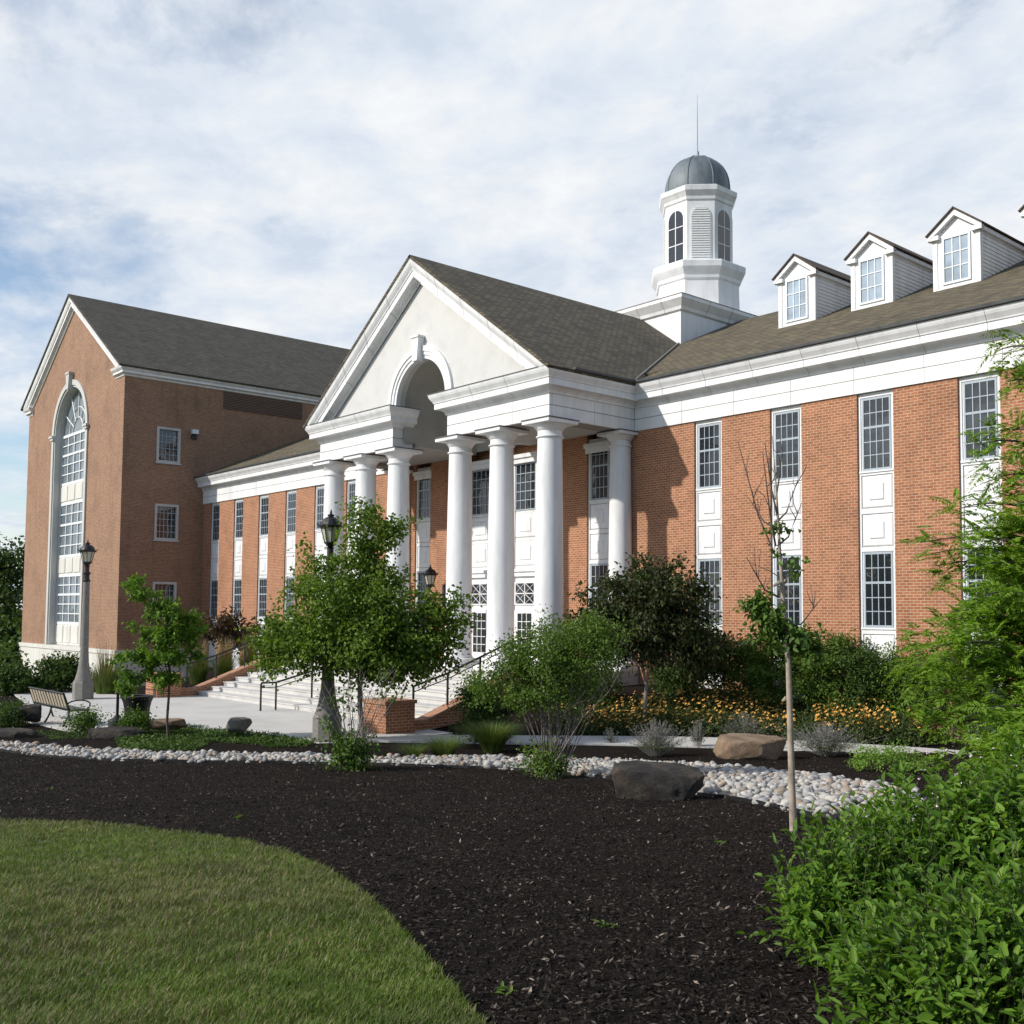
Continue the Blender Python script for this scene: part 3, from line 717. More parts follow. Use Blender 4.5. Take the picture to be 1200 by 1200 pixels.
# side wall towards the wing, with window holes
wins = [(23.88, 25.3, 8.62, 10.72), (23.88, 25.3, 4.08, 6.2), (23.88, 25.3, -.45, 1.66)]
hw_.box(HX1-.4, HX1, HY+.602, 23.88, HZ0, HZE); hw_.box(HX1-.4, HX1, 25.3, YB, HZ0, HZE)
zs = [HZ0, -.45, 1.66, 4.08, 6.2, 8.62, 10.72, HZE]
for i in range(0, 8, 2): hw_.box(HX1-.4, HX1, 23.88, 25.3, zs[i], zs[i+1])
hw_.box(HX0, HX0+.4, HY+.602, YB, HZ0, HZE); hw_.box(HX0+.4, HX1-.4, YB-.4, YB, HZ0, HZE)
hw_.box(HX0+.45, HX1-.45, HY+1.6, YB-.45, HZ0, HZE-.1)
hw_.build('wall', 'hall_brick', hall)
pb = MB(); pb.box(HX0-.1, HX1+.1, HY-.1, YB, -6.2, HZ0-.25)
pb.box(HX0-.16, HX1+.16, HY-.16, YB, HZ0-.248, HZ0-.001); pbo = pb.build('plinth', 'stone', hall)
for xx in (-71.2, -69.45, -67.6):
    q_ = MB(); q_.box(xx-.34, xx+.34, HY-.104, HY-.1005, -4.4, -2.95); q_.mi = 1; q_.box(xx-.3, xx-.02, HY-.112, HY-.1045, -4.3, -3.05); q_.box(xx+.02, xx+.3, HY-.112, HY-.1045, -4.3, -3.05)
    q_.build('basement_window', ['greystone', 'glass'], pbo)
# arched window
sr = MB()
def archring(mb, ra, rb, y0, y1, zb_=HZ0+.02):
    secs = [[(AX-ra, y0, zb_), (AX-rb, y0, zb_), (AX-rb, y1, zb_), (AX-ra, y1, zb_)]]
    for t in np.linspace(math.pi, 0, 33):
        c_, s_ = math.cos(t), math.sin(t)
        secs.append([(AX+c_*ra, y0, AZs+s_*ra), (AX+c_*rb, y0, AZs+s_*rb), (AX+c_*rb, y1, AZs+s_*rb), (AX+c_*ra, y1, AZs+s_*ra)])
    secs.append([(AX+ra, y0, zb_), (AX+rb, y0, zb_), (AX+rb, y1, zb_), (AX+ra, y1, zb_)])
    mb.loft(secs)
archring(sr, 3.02, 3.36, HY-.10, HY+.3); archring(sr, 2.90, 3.04, HY-.02, HY+.5); archring(sr, 2.80, 2.92, HY+.36, HY+.7)
for sg in (-1, 1):
    sr.box(AX+sg*2.92, AX+sg*3.46, HY-.18, HY+.06, AZs-.18, AZs-.02); sr.box(AX+sg*2.90, AX+sg*3.56, HY-.24, HY+.06, AZs-.02, AZs+.12)
sr.build('arch_surround', 'greystone', hall)
kk = MB(); kk.prism_y([(AX-.18, 14.0), (AX+.18, 14.0), (AX+.3, 14.95), (AX-.3, 14.95)], HY-.3, HY+.1); kk.box(AX-.36, AX+.36, HY-.34, HY+.1, 14.95, 15.08); kk.build('keystone', 'greystone', hall)
gy = HY+.50; GH = 2.82
segs = [(8.15, 11.3), (3.45, 6.85), (-.85, 2.2)]
def mullgrid(mb, z0, z1, nx_=5, nz=5):
    for k in range(nx_+1): xx = AX-GH+2*GH*k/nx_; mb.box(xx-.045, xx+.045, gy-.06, gy-.004, z0, z1)
    for k in range(nz+1):
        z = z0+(z1-z0)*k/nz; h_ = .09 if k in (0, nz) else (.07 if abs(k-nz*.55) < .6 else .035)
        mb.box(AX-GH, AX+GH, gy-.058, gy-.005, z-h_, z+h_)
for i, (z0, z1) in enumerate(segs):
    w = MB(); mullgrid(w, z0, z1)
    if i == 0:
        for r_ in (1.0, 1.65): w.tube([(AX+r_*math.cos(t), gy-.03, z1+r_*math.sin(t)) for t in np.linspace(0, math.pi, 17)], .045, 4)
        for t in np.linspace(0, math.pi, 7)[1:-1]: w.tube([(AX+.9*math.cos(t), gy-.03, z1+.9*math.sin(t)), (AX+GH*math.cos(t), gy-.03, z1+GH*math.sin(t))], .045, 4)
    wf = w.build('arched_window' if i == 0 else 'window', 'lsash', hall)
    g = MB()
    if i == 0: g.prism_y([(AX-GH, z0)]+[(AX-GH*math.cos(t), z1+GH*math.sin(t)) for t in np.linspace(0, math.pi, 24)]+[(AX+GH, z0)], gy, gy+.02)
    else: g.box(AX-GH, AX+GH, gy, gy+.02, z0, z1)
    g.build('pane', 'glass_hall', wf)
for z0, z1 in ((6.87, 8.13), (2.22, 3.43), (HZ0+.02, -.87)):
    p = MB(); p.box(AX-GH, AX+GH, gy-.04, gy+.05, z0, z1)
    for k in range(4): xx = AX-GH+2*GH*k/4; p.frus(xx+.1, xx+2*GH/4-.1, z0+.12, z1-.12, gy-.04, .05, .04)
    p.build('spandrel_panel', 'stone', hall)
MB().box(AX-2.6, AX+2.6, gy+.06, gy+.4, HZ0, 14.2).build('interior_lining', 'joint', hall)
# side windows
def side_win(y0, y1, z0, z1):
    w = MB(); f_ = .14
    for q in ((y0, y0+f_, z0, z1), (y1-f_, y1, z0, z1), (y0+f_, y1-f_, z1-f_, z1), (y0+f_, y1-f_, z0, z0+f_)): w.box(HX1-.22, HX1+.03, q[0], q[1], q[2], q[3])
    w.box(HX1+.031, HX1+.08, y0-.06, y1+.06, z0-.06, z0+.02)
    o = w.build('window', 'greystone', hall)
    g = MB(); 
    for k in range(1, 5): yy = y0+f_+(y1-y0-2*f_)*k/5; g.box(HX1-.13, HX1-.11, yy-.016, yy+.016, z0+f_, z1-f_)
    for k in range(1, 5): z = z0+f_+(z1-z0-2*f_)*k/5; g.box(HX1-.128, HX1-.112, y0+f_, y1-f_, z-.016, z+.016)
    g.build('muntin_grid', 'sash', o)
    MB().box(HX1-.16, HX1-.135, y0+f_, y1-f_, z0+f_, z1-f_).build('pane', 'glass', o)
for q in wins: side_win(*q)
lv = MB(); lv.box(HX1+.002, HX1+.02, 27.9, 33.3, 12.3, 13.4)
for k in range(11): z = 12.3+k*.1; lv.add([(HX1+.021, 27.95, z+.09), (HX1+.021, 33.25, z+.09), (HX1+.075, 33.25, z+.03), (HX1+.075, 27.95, z+.03), (HX1+.021, 27.95, z+.0), (HX1+.021, 33.25, z+.0)], [(0, 1, 2, 3), (3, 2, 5, 4)])
lv.build('louvre_vent', plain('louvre_brown', (.16, .105, .08), .7), hall)
fl = MB(); fl.box(HX1+.002, HX1+.12, 25.95, 26.25, 10.2, 10.5); fl.mi = 1; fl.box(HX1+.05, HX1+.32, 25.92, 26.28, 10.5, 10.75); fl.build('flood_light', ['black', 'lsash'], hall)
# hall roof and cornices
HP = [(0, 13.40), (.05, 13.41), (.08, 13.50), (.20, 13.56), (.22, 13.57), (.22, 13.70), (.25, 13.71), (.33, 13.80), (.38, 13.93), (0, 13.93)]
hc = MB(); hc.sweep([(HX1-1.3, HY), (HX1, HY), (HX1, YB)], HP, -1)
hc.sweep([(HX0+1.0, HY), (HX0, HY), (HX0, YB)], HP, 1)
hc.build('cornice', 'white', hall)
hr = MB()
HRP = [(0, .95), (.06, .93), (.09, .82), (.20, .74), (.26, .72), (.26, .52), (.30, .50), (.36, .36), (.40, .10), (0, .10)]
for sg in (-1, 1): hr.loft([[(x_, HY-o-.02, max(hzl(x_)-dz, 13.935)) for o, dz in HRP] for x_ in [HC+sg*q for q in list(np.linspace((HX1-HX0)/2+.38, (HX1-HX0)/2-1.3, 12))+[0]]])
hr.build('raking_cornice', 'white', hall)
rf = MB()
for sg in (-1, 1):
    e = HC+sg*((HX1-HX0)/2+.46)
    slab(rf, [(e, HY-.48, hzl(e)+.03), (HC, HY-.48, HAP+.03), (HC, YB+.4, HAP+.03), (e, YB+.4, hzl(e)+.03)], .12)
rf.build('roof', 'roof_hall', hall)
# rear part of the main block keeps the gable end of the hall closed
gb = MB(); gb.prism_y([(HX0, HZE), (HX1, HZE), (HC, hzl(HC)-.3)], YB-.4, YB); gb.build('rear_gable', 'hall_brick', hall)
#@@VEG@@
# ------------------------------------------------------------------ STREET FURNITURE
def lamp(px, py, label):
    p = aZ(px, py, PLZ); x, y = p[0], p[1]; z = PLZ
    t = thing('lamp_post', label, 'lamp post', (x, y, z), 'black lantern lamp posts on the plaza')
    b = MB()
    b.lathe([(.37, z), (.37, z+.60), (.33, z+.68)], x, y, 8, A8)
    b.build('base', 'pole', t)
    b = MB(); b.lathe([(.32, z+.681), (.30, z+.74), (.23, z+1.0), (.175, z+1.35), (.15, z+1.8), (.115, z+4.35)], x, y, 12)
    b.build('pole', 'pole', t, smooth=True)
    b = MB(); b.lathe([(.13, z+4.351), (.135, z+4.42), (.10, z+4.46), (.10, z+4.62), (.14, z+4.66), (.14, z+4.70), (.085, z+4.74), (.085, z+4.92), (.12, z+4.96)], x, y, 14)
    g = MB(); lantern(b, g, x, y, z+4.95, 1.0)
    lo = b.build('lantern', 'black', t); g.build('lamp_glass', 'lampglass', lo)
lamp(383, 868, 'tall lamp post rising behind the green maple at the foot of the stairs')
lamp(97, 819, 'tall lamp post standing behind the bench in front of the gabled hall')
# cheek walls with piers --------------------------------------------------
def cheek(xi, sg, label):
    x0, x1 = (xi, xi+sg*.42)
    t = thing('cheek_wall', label, 'wall', ((x0+x1)/2, 17, PLZ), 'brick cheek walls of the stairs')
    b = MB(); zc = lambda y: PLZ+.20+max(0, min(1, (y-17.6)/3.7))*1.35
    b.loft([[(x0, y, PLZ-.3), (x1, y, PLZ-.3), (x1, y, zc(y)), (x0, y, zc(y))] for y in (16.9, 17.6, 21.3, 22.3)])
    b.build('wall', 'brick', t)
    c = MB(); c.loft([[(x0-sg*.02, y, zc(y)+.002), (x1+sg*.05, y, zc(y)+.002), (x1+sg*.05, y, zc(y)+.09), (x0-sg*.02, y, zc(y)+.09)] for y in (16.9, 17.6, 21.3, 22.35)])
    c.build('coping', 'cop', t)
    p = MB(); p.box(x0-sg*.24, x1+sg*.45, 15.95, 16.895, PLZ-.3, PLZ+.80); p.build('pier', 'brick', t)
    p = MB(); p.box(x0-sg*.28, x1+sg*.49, 15.91, 16.94, PLZ+.802, PLZ+.90); p.build('pier_cap', 'cop', t)
M['cop'] = plain('brick_coping', (.36, .19, .115), .85, .2, 5)
cheek(-24.84, 1, 'brick cheek wall and pier on the right of the stairs, beside the mulch')
cheek(-39.71, -1, 'brick cheek wall and pier on the left of the stairs, behind the trash bin')
def railing(x, ys, zs, loop, label, base):
    t = thing('handrail', label, 'handrail', (x, ys[0], zs[0]), 'black metal handrails of the stairs')
    H = .92
    for i, (y, z) in enumerate(zip(ys, zs)):
        b = MB(); b.box(x-.024, x+.024, y-.024, y+.024, z, z+H-.02); b.build('post', 'black', t)
    b = MB(); b.tube([(x, y, z+H) for y, z in zip(ys, zs)], .032, 8); b.build('top_rail', 'black', t)
    b = MB(); b.tube([(x, y, z+H-.16) for y, z in zip(ys, zs)], .016, 6); b.build('lower_rail', 'black', t)
szz = lambda y: PLZ+max(0, min(nr, math.floor((y-SY0)/.5+1)))*rh
ys = [16.55, 17.1, 18.45, 19.95, 21.4]
railing(-32.3, ys, [PLZ, PLZ, szz(18.45), szz(19.95), szz(21.4)], 1, 'black handrail standing free in the middle of the wide stairs', 0)
zc_ = lambda y: PLZ+.29+max(0, min(1, (y-17.6)/3.7))*1.35
ys = [17.3, 18.5, 19.7, 20.9, 22.1]
railing(-24.63, ys, [zc_(y) for y in ys], 0, 'black handrail on the right brick cheek wall of the stairs', 0)
railing(-39.92, ys, [zc_(y) for y in ys], 0, 'black handrail on the left brick cheek wall of the stairs', 0)
# bench ---------------------------------------------------------------------
def bench():
    x0, x1, y, z = -34.45, -31.25, 10.1, PLZ
    t = thing('park_bench', 'black framed park bench with pale slats on the plaza, its back towards the viewer', 'bench', ((x0+x1)/2, y, z))
    lean = lambda h: -(h-.45)*.32
    for x in (x0, (x0+x1)/2, x1):
        b = MB(); b.tube([(x, y-.16, z), (x, y-.12, z+.05), (x, y-.01, z+.28), (x, y+.02, z+.45), (x, y+lean(.92), z+.92)], .03, 6); b.build('leg', 'black', t)
        b = MB(); b.tube([(x, y+.60, z), (x, y+.56, z+.04), (x, y+.50, z+.25), (x, y+.53, z+.42), (x, y+.3, z+.45), (x, y+.02, z+.43)], .028, 6); b.build('leg', 'black', t)
    for x in (x0, x1):
        b = MB(); b.tube([(x, y-.05, z+.60)]+[(x, y+.27-.32*math.cos(a), z+.60+.13*math.sin(a)) for a in np.linspace(.3, math.pi-.2, 9)]+[(x, y+.58, z+.55), (x, y+.53, z+.44)], .022, 6); b.build('armrest', 'black', t)
    n = 12; bm_ = MB(); sm = MB(); xs_ = np.linspace(x0+.16, x1-.16, n)
    for i, xx in enumerate(xs_):
        w = .085
        bm_.loft([[(xx-w, y+lean(h)-.012, z+h), (xx+w, y+lean(h)-.012, z+h), (xx+w, y+lean(h)+.012, z+h), (xx-w, y+lean(h)+.012, z+h)] for h in (.52, .90)])
        sm.box(xx-w-.02, xx+w+.02, y+.06, y+.54, z+.445, z+.47)
    bm_.build('backrest', 'slat', t); sm.build('seat', 'slat', t)
    f = MB(); f.tube([(x0, y+lean(.93), z+.93), (x1, y+lean(.93), z+.93)], .03, 6); f.tube([(x0, y+lean(.5), z+.5), (x1, y+lean(.5), z+.5)], .026, 6)
    f.tube([(x0, y+.04, z+.44), (x1, y+.04, z+.44)], .022, 6); f.tube([(x0, y+.55, z+.44), (x1, y+.55, z+.44)], .022, 6)
    for i in range(n-1):
        xx = (xs_[i]+xs_[i+1])/2; f.loft([[(xx-.04, y+lean(h)-.008, z+h), (xx+.04, y+lean(h)-.008, z+h), (xx+.04, y+lean(h)+.008, z+h), (xx-.04, y+lean(h)+.008, z+h)] for h in (.53, .905)])
    f.build('frame', 'black', t)
bench()
def bin_():
    p = aZ(160, 853, PLZ); x, y, z = p[0], p[1], PLZ
    t = thing('trash_bin', 'round black slatted trash bin flaring at the top, under the small oak', 'trash bin', (x, y, z))
    b = MB()
    for k in range(30):
        a = 2*math.pi*k/30; c_, s_ = math.cos(a), math.sin(a); tx, ty = -s_*.028, c_*.028
        b.loft([[(x+r_*c_-tx, y+r_*s_-ty, z+h), (x+r_*c_+tx, y+r_*s_+ty, z+h), (x+(r_+.012)*c_+tx, y+(r_+.012)*s_+ty, z+h), (x+(r_+.012)*c_-tx, y+(r_+.012)*s_-ty, z+h)] for r_, h in ((.31, .04), (.33, .55), (.37, .74), (.43, .86))])
    b.build('slats', 'black', t)
    b = MB(); b.lathe([(.30, z), (.30, z+.05), (.29, z+.06), (.31, z+.80), (.27, z+.80), (.25, z+.1)], x, y, 24, 0, False); b.build('liner', 'black', t, smooth=True)
    b = MB(); b.lathe([(.43, z+.84), (.46, z+.86), (.46, z+.90), (.40, z+.91), (.28, z+.90), (.28, z+.86)], x, y, 28, 0, False); b.build('rim', 'black', t, smooth=True)
bin_()
p = aZ(137, 853, PLZ); x, y = p[0], p[1]
t = thing('ash_receptacle', 'slim black smoking post with a flared base beside the trash bin', 'ash post', (x, y, PLZ))
b = MB(); b.lathe([(.23, PLZ), (.25, PLZ+.20), (.24, PLZ+.23), (.12, PLZ+.28), (.06, PLZ+.36)], x, y, 18); b.build('base', 'black', t, smooth=True)
b = MB(); b.lathe([(.042, PLZ+.361), (.038, PLZ+.98), (.05, PLZ+1.0), (.02, PLZ+1.05)], x, y, 12); b.build('tube', 'black', t, smooth=True)

# ------------------------------------------------------------------ STONES
def ico(sub):
    bm = bmesh.new(); bmesh.ops.create_icosphere(bm, subdivisions=sub, radius=1)
    V = np.array([v.co[:] for v in bm.verts]); Fq = np.array([[v.index for v in f.verts] for f in bm.faces]); bm.free(); return V, Fq
I2, I3, I4, I5 = ico(2), ico(3), ico(4), ico(5)
def lump(base, seed, amp=.25, freq=1.6, flat=.0):
    from mathutils import noise as mn
    V, Fq = base; o = []
    for v in V:
        q = Vector(v)*freq+Vector((seed*7.1, seed*3.3, seed*1.7))
        n_ = mn.fractal(q, .9, 2.1, 4)*.55+.35*(mn.cell(q*1.1)-.5)*0
        o.append(np.array(v)*(1+amp*n_))
    return np.array(o), Fq
def rock_mat(name, cols, sc=2.2, bst=.7):
    m, n, l, b = new_mat(name); p = pos(n)
    f = noise(n, l, sc, 9, .68, p)
    c = ramp(n, l, f, [(.28, cols[0]), (.48, cols[1]), (.62, cols[2]), (.8, cols[1])])
    l.new(c, b.inputs['Base Color']); b.inputs['Roughness'].default_value = .9
    bump(n, l, noise(n, l, sc*5, 10, .75, p), bst, .06, b); return m
M['rock_dark'] = rock_mat('rock_dark', ((.009, .008, .007), (.020, .017, .015), (.065, .052, .038)))
M['rock_tan'] = rock_mat('rock_tan', ((.12, .075, .045), (.20, .135, .085), (.28, .21, .145)))
M['rock_grey'] = rock_mat('rock_grey', ((.10, .09, .078), (.19, .17, .145), (.28, .25, .21)))
M['rock_slab'] = rock_mat('rock_slab', ((.022, .019, .017), (.045, .039, .033), (.085, .073, .06)))
def facet(sub, seed, cuts=16, top=.42):
    r = np.random.default_rng(seed); V, Fq = sub; V = np.sign(V)*np.abs(V)**.72; V = V/np.abs(V).max()
    V2, _ = lump(sub, seed, .30, 1.2); V = V*(np.linalg.norm(V2, axis=1))[:, None]
    V[:, 0] += .18*V[:, 2]*r.choice([-1, 1])
    for k in range(cuts):
        n_ = r.normal(size=3)*np.array([1, 1, .8]); n_ /= np.linalg.norm(n_); c_ = r.uniform(.70, 1.02)
        d_ = V@n_-c_; V = V-np.where(d_ > 0, d_*.85, 0)[:, None]*n_
    n_ = np.array((r.uniform(-.16, .16), -.12, 1)); n_ = n_/np.linalg.norm(n_); d_ = V@n_-top; V = V-np.where(d_ > 0, d_*.88, 0)[:, None]*n_
    from mathutils import noise as mn
    k_ = np.array([mn.fractal(Vector(v)*5+Vector((seed, 0, 0)), .8, 2.2, 5) for v in V]); V = V*(1+.035*k_)[:, None]
    return V, Fq
def boulder(x0, x1, ytop, ybot, mat, label, seed, deep=1.0, name='boulder', flat=.45, D=None, amp=.22):
    b = hit((x0+x1)/2, ybot-3) if D is None else aD((x0+x1)/2, ybot-3, D)
    d = b@_d0; w = (x1-x0)/F_*d/2; h = (ybot-ytop)/F_*d
    V, Fq = facet(I5 if x1-x0 > 60 else I4, seed, 16, flat)
    V[:, 0] /= np.abs(V[:, 0]).max(); V[:, 1] /= np.abs(V[:, 1]).max()
    V[:, 2] = (V[:, 2]+.38)/(V[:, 2].max()+.38)
    V = V*np.array([w, w*deep, h])
    ca, sa = _c, _s                                              # long side across the view
    X = b[0]+V[:, 0]*ca-V[:, 1]*sa+_d0[0]*w*deep*.6; Y = b[1]+V[:, 0]*sa+V[:, 1]*ca+_d0[1]*w*deep*.6
    z0 = float(T(b[0], b[1])) if D is None else b[2]
    o = np_mesh(name, np.stack([X, Y, z0+V[:, 2]], 1), Fq, mat, loc=(b[0], b[1], z0), smooth=True)
    try: o.data.set_sharp_from_angle(angle=R(28))
    except Exception: pass
    return tag(o, label, name.replace('_', ' '))
boulder(716, 826, 901, 940, 'rock_dark', 'large dark flat-topped boulder in the mulch, overlapping the pebble strip', 3, .62)
boulder(832, 928, 867, 893, 'rock_tan', 'reddish tan boulder behind the pebble strip, left of the pale trunk', 5, .6)
boulder(259, 292, 845, 858, 'rock_grey', 'small rounded grey boulder at the plaza edge, beyond the low ground cover', 5, .8, D=28.2, flat=.75)
boulder(102, 166, 856, 869, 'rock_dark', 'long dark flat stone slab in front of the trash bin', 13, .5, 'stone_slab', .4, amp=.16)
boulder(-30, 40, 859, 868, 'rock_dark', 'long low stone slab at the left, behind the pebble strip', 16, .5, 'stone_slab', .4, amp=.16)
boulder(14, 48, 829, 842, 'rock_slab', 'squared dark stone behind the left end of the bench', 21, .6, 'stone_block', .4, D=30.5, amp=.14)
boulder(165, 216, 846, 854, 'rock_tan', 'thin flat tan stone lying between the bin and the small oak trunk', 24, .4, 'stone_slab', .3, D=28.2, amp=.14)
# river stones -------------------------------------------------------------
bed_up = [(-40, 869), (0, 871), (60, 876), (100, 879), (200, 884), (300, 886), (390, 888), (450, 889), (560, 889), (620, 890), (700, 893), (750, 893), (830, 899), (900, 905), (960, 912), (1040, 923), (1110, 938)]
bed_dn = [(-40, 879), (0, 881), (30, 884), (60, 888), (150, 892), (250, 894), (390, 896), (500, 899), (620, 904), (680, 909), (720, 914), (830, 934), (900, 946), (960, 957), (1030, 966), (1110, 978)]
up3 = [hit(*q) for q in bed_up]; dn3 = [hit(*q) for q in bed_dn]
bpoly = [tuple(q[:2]) for q in up3]+[tuple(q[:2]) for q in dn3[::-1]]
bx = [q[0] for q in bpoly]; by = [q[1] for q in bpoly]
sheet('pebble_bed', np.arange(min(bx), max(bx), .1), np.arange(min(by), max(by), .1), 'rock_slab', .006, bpoly)
ed = MB(); pts = [np.array([q[0], q[1], float(T(q[0], q[1]))]) for q in dn3]
fine = [pts[i]*(1-t)+pts[i+1]*t for i in range(len(pts)-1) for t in np.linspace(0, 1, 8)[:-1]]
fine = [np.array([q[0], q[1], float(T(q[0], q[1]))]) for q in fine]
ed.loft([[q+np.array(o) for o in ((0, 0, -.05), (-_d0[0]*.012, -_d0[1]*.012, -.05), (-_d0[0]*.012, -_d0[1]*.012, .05), (0, 0, .05))] for q in fine])
tag(ed.build('edging_strip', 'black', loc=fine[0]), 'thin black edging strip between the pebble strip and the front mulch', 'edging')
def river_mat():
    m, n, l, b = new_mat('river_stone'); g = n.new('ShaderNodeNewGeometry')
    oi = n.new('ShaderNodeObjectInfo'); a = n.new('ShaderNodeMath'); a.operation = 'ADD'; l.new(g.outputs['Random Per Island'], a.inputs[0]); l.new(oi.outputs['Random'], a.inputs[1])
    fr = n.new('ShaderNodeMath'); fr.operation = 'FRACT'; l.new(a.outputs[0], fr.inputs[0])
    c = ramp(n, l, fr.outputs[0], [(0, (.20, .20, .195)), (.2, (.34, .335, .32)), (.42, (.49, .465, .42)), (.6, (.42, .39, .34)), (.75, (.31, .315, .315)), (.88, (.40, .30, .21)), (1, (.19, .175, .16))])
    v = ramp(n, l, noise(n, l, 14, 6, .7, g.outputs['Position']), [(.3, (.72, .72, .72)), (.6, (1.05, 1.05, 1.05))])
    l.new(mixc(n, l, 1.0, c, v, 'MULTIPLY'), b.inputs['Base Color']); b.inputs['Roughness'].default_value = .75
    return m
M['river'] = river_mat()
gx = np.arange(min(bx), max(bx), .112); gy_ = np.arange(min(by), max(by), .112)
GX, GY = np.meshgrid(gx, gy_); GX = (GX+rng.uniform(-.055, .055, GX.shape)).ravel(); GY = (GY+rng.uniform(-.055, .055, GY.shape)).ravel()
k_ = inside(GX, GY, bpoly); GX, GY = GX[k_], GY[k_]
ex = rng.random(len(GX)) < .4                                     # a second, upper layer
GX = np.concatenate([GX, GX[ex]+.06]); GY = np.concatenate([GY, GY[ex]+.05]); lay = np.concatenate([np.zeros(int((~ex).sum()+ex.sum())), np.ones(int(ex.sum()))])
GZ = T(GX, GY)+.018+lay*.045
depth = GX*_d0[0]+GY*_d0[1]
P = np.stack([GX, GY, GZ], 1); dd = P@FW; sx = CX+F_*(P@RI)/dd
ok = (sx > -20) & (sx < 1075) & (depth > 1)
P, depth, sx = P[ok], depth[ok], sx[ok]
order = np.argsort(depth); cand = [i for i in order if sx[i] < 1058 and not (715 < sx[i] < 828 and P[i] @ _d0 > 0 and depth[i] > 16.1 and False)]
near = cand[:300]; rest = [i for i in range(len(P)) if i not in set(near)]
SV = []
for k in range(8):
    V, Fq = lump(I2, 40+k, .6, 1.5); SV.append((V, Fq))
def stone_xf(i):
    sc = (.036+.056*rng.random()**1.7)*np.array([1, rng.uniform(.6, .95), rng.uniform(.45, .75)])
    e = Matrix.Rotation(rng.uniform(0, 6.28), 3, 'Z') @ Matrix.Rotation(rng.uniform(-.5, .5), 3, 'X') @ Matrix.Rotation(rng.uniform(-.4, .4), 3, 'Y')
    return sc, e
VV, FF, nb = [], [], 0
for i in rest:
    V, Fq = SV[rng.integers(8)]; sc, e = stone_xf(i); W_ = (V*sc)@np.array(e).T+P[i]
    VV.append(W_); FF.append(Fq+nb); nb += len(V)
tag(np_mesh('river_stones', np.concatenate(VV), np.concatenate(FF), 'river', smooth=True, loc=P[rest[0]]), kind='stuff')
sme = []
for V, Fq in SV:
    me = bpy.data.meshes.new('river_stone'); me.from_pydata(V.tolist(), [], Fq.tolist()); me.materials.append(M['river']); me.polygons.foreach_set('use_smooth', [True]*len(me.polygons)); sme.append(me)
for i in near:
    sc, e = stone_xf(i); o = link('river_stone', sme[rng.integers(8)], None, P[i]); o.scale = sc; o.rotation_euler = e.to_euler()
    tag(o, 'pale rounded river stone in the near part of the pebble strip', 'stone', 'river stones in the near part of the pebble strip')

# ------------------------------------------------------------------ FOLIAGE
def unit(a): return a/(np.linalg.norm(a, axis=-1, keepdims=True)+1e-9)
def leaf_arrays(P, A, Nn, Ls, Ws, fold=.18, curl=.15, kind=2):
    A = unit(A); B = unit(np.cross(Nn, A)); Nn = np.cross(A, B); Ls = Ls[:, None]; Ws = Ws[:, None]
    tip = P+A*Ls-Nn*Ls*curl
    if kind == 1:
        l_ = P+A*Ls*.45+B*Ws*.5+Nn*Ws*fold; r_ = P+A*Ls*.45-B*Ws*.5+Nn*Ws*fold
        V = np.stack([P, l_, tip, r_], 1); n = len(P)
        return V.reshape(-1, 3), np.arange(n*4).reshape(n, 4)
    l1 = P+A*Ls*.28+B*Ws*.46+Nn*Ws*fold; l2 = P+A*Ls*.66+B*Ws*.36+Nn*(Ws*fold-Ls*curl*.4)
    r1 = P+A*Ls*.28-B*Ws*.46+Nn*Ws*fold; r2 = P+A*Ls*.66-B*Ws*.36+Nn*(Ws*fold-Ls*curl*.4)
    V = np.stack([P, l1, l2, tip, r2, r1], 1); n = len(P); b = (np.arange(n)*6)[:, None]
    Fq = np.concatenate([b+np.array([[0, 1, 2, 3]]), b+np.array([[0, 3, 4, 5]])], 0)
    return V.reshape(-1, 3), Fq
def reseed(label):
    global rng
    rng = np.random.default_rng(sum((i+1)*ord(ch) for i, ch in enumerate(label)))
def rdir(n):
    v = rng.normal(size=(n, 3)); return unit(v)
def clusters(ell, n, shell=.5):
    w = np.array([e[1][0]*e[1][1]*e[1][2] for e in ell])**.8; w = w/w.sum()
    k = rng.choice(len(ell), n, p=w); u = rdir(n); r_ = rng.random(n)**shell
    c0 = np.array([e[0] for e in ell])[k]; rr = np.array([e[1] for e in ell])[k]
    return c0+u*rr*r_[:, None], unit(u/rr), c0
def crown(ell, ncl, nleaf, sig, L_, W_, up=.7, kind=2, shell=.5, droop=.2, elong=1.6):
    c0, out, cen = clusters(ell, ncl, shell)
    k = rng.integers(0, ncl, nleaf)
    g = rng.normal(size=(nleaf, 3))*sig
    o = out[k]; al = (g*o).sum(1, keepdims=True); g = g+o*al*(elong-1)
    g[:, 2] *= .75
    Pp = c0[k]+g
    A = unit(o*.7+rdir(nleaf)*.9+np.array([0, 0, -droop])); Nn = unit(rdir(nleaf)*.85+np.array([0, 0, up])+o*.25)
    Ls = L_*rng.uniform(.65, 1.2, nleaf); Ws = W_*rng.uniform(.7, 1.15, nleaf)
    V, Fq = leaf_arrays(Pp, A, Nn, Ls, Ws, kind=kind)
    return V, Fq, c0
def at(x, y, d, dy=0.): return aD(x, y, d)+_d0*dy
def ells(spec, d):
    """(px, py, rx_px, rz_px[, depth ratio]) seen at distance d -> real ellipsoids of real depth"""
    out = []
    for q in spec:
        x, y, rx, rz = q[:4]; k = d/F_; off = q[4] if len(q) > 4 else 0
        out.append((at(x, y, d, off), np.array([rx*k*.95, rx*k*.95, rz*k])))
    return out
def wobble(a, b, n=5, amp=.05):
    L_ = np.linalg.norm(b-a); pts = [a+(b-a)*t for t in np.linspace(0, 1, n)]
    for i in range(1, n-1): pts[i] = pts[i]+rng.normal(size=3)*amp*L_
    return pts
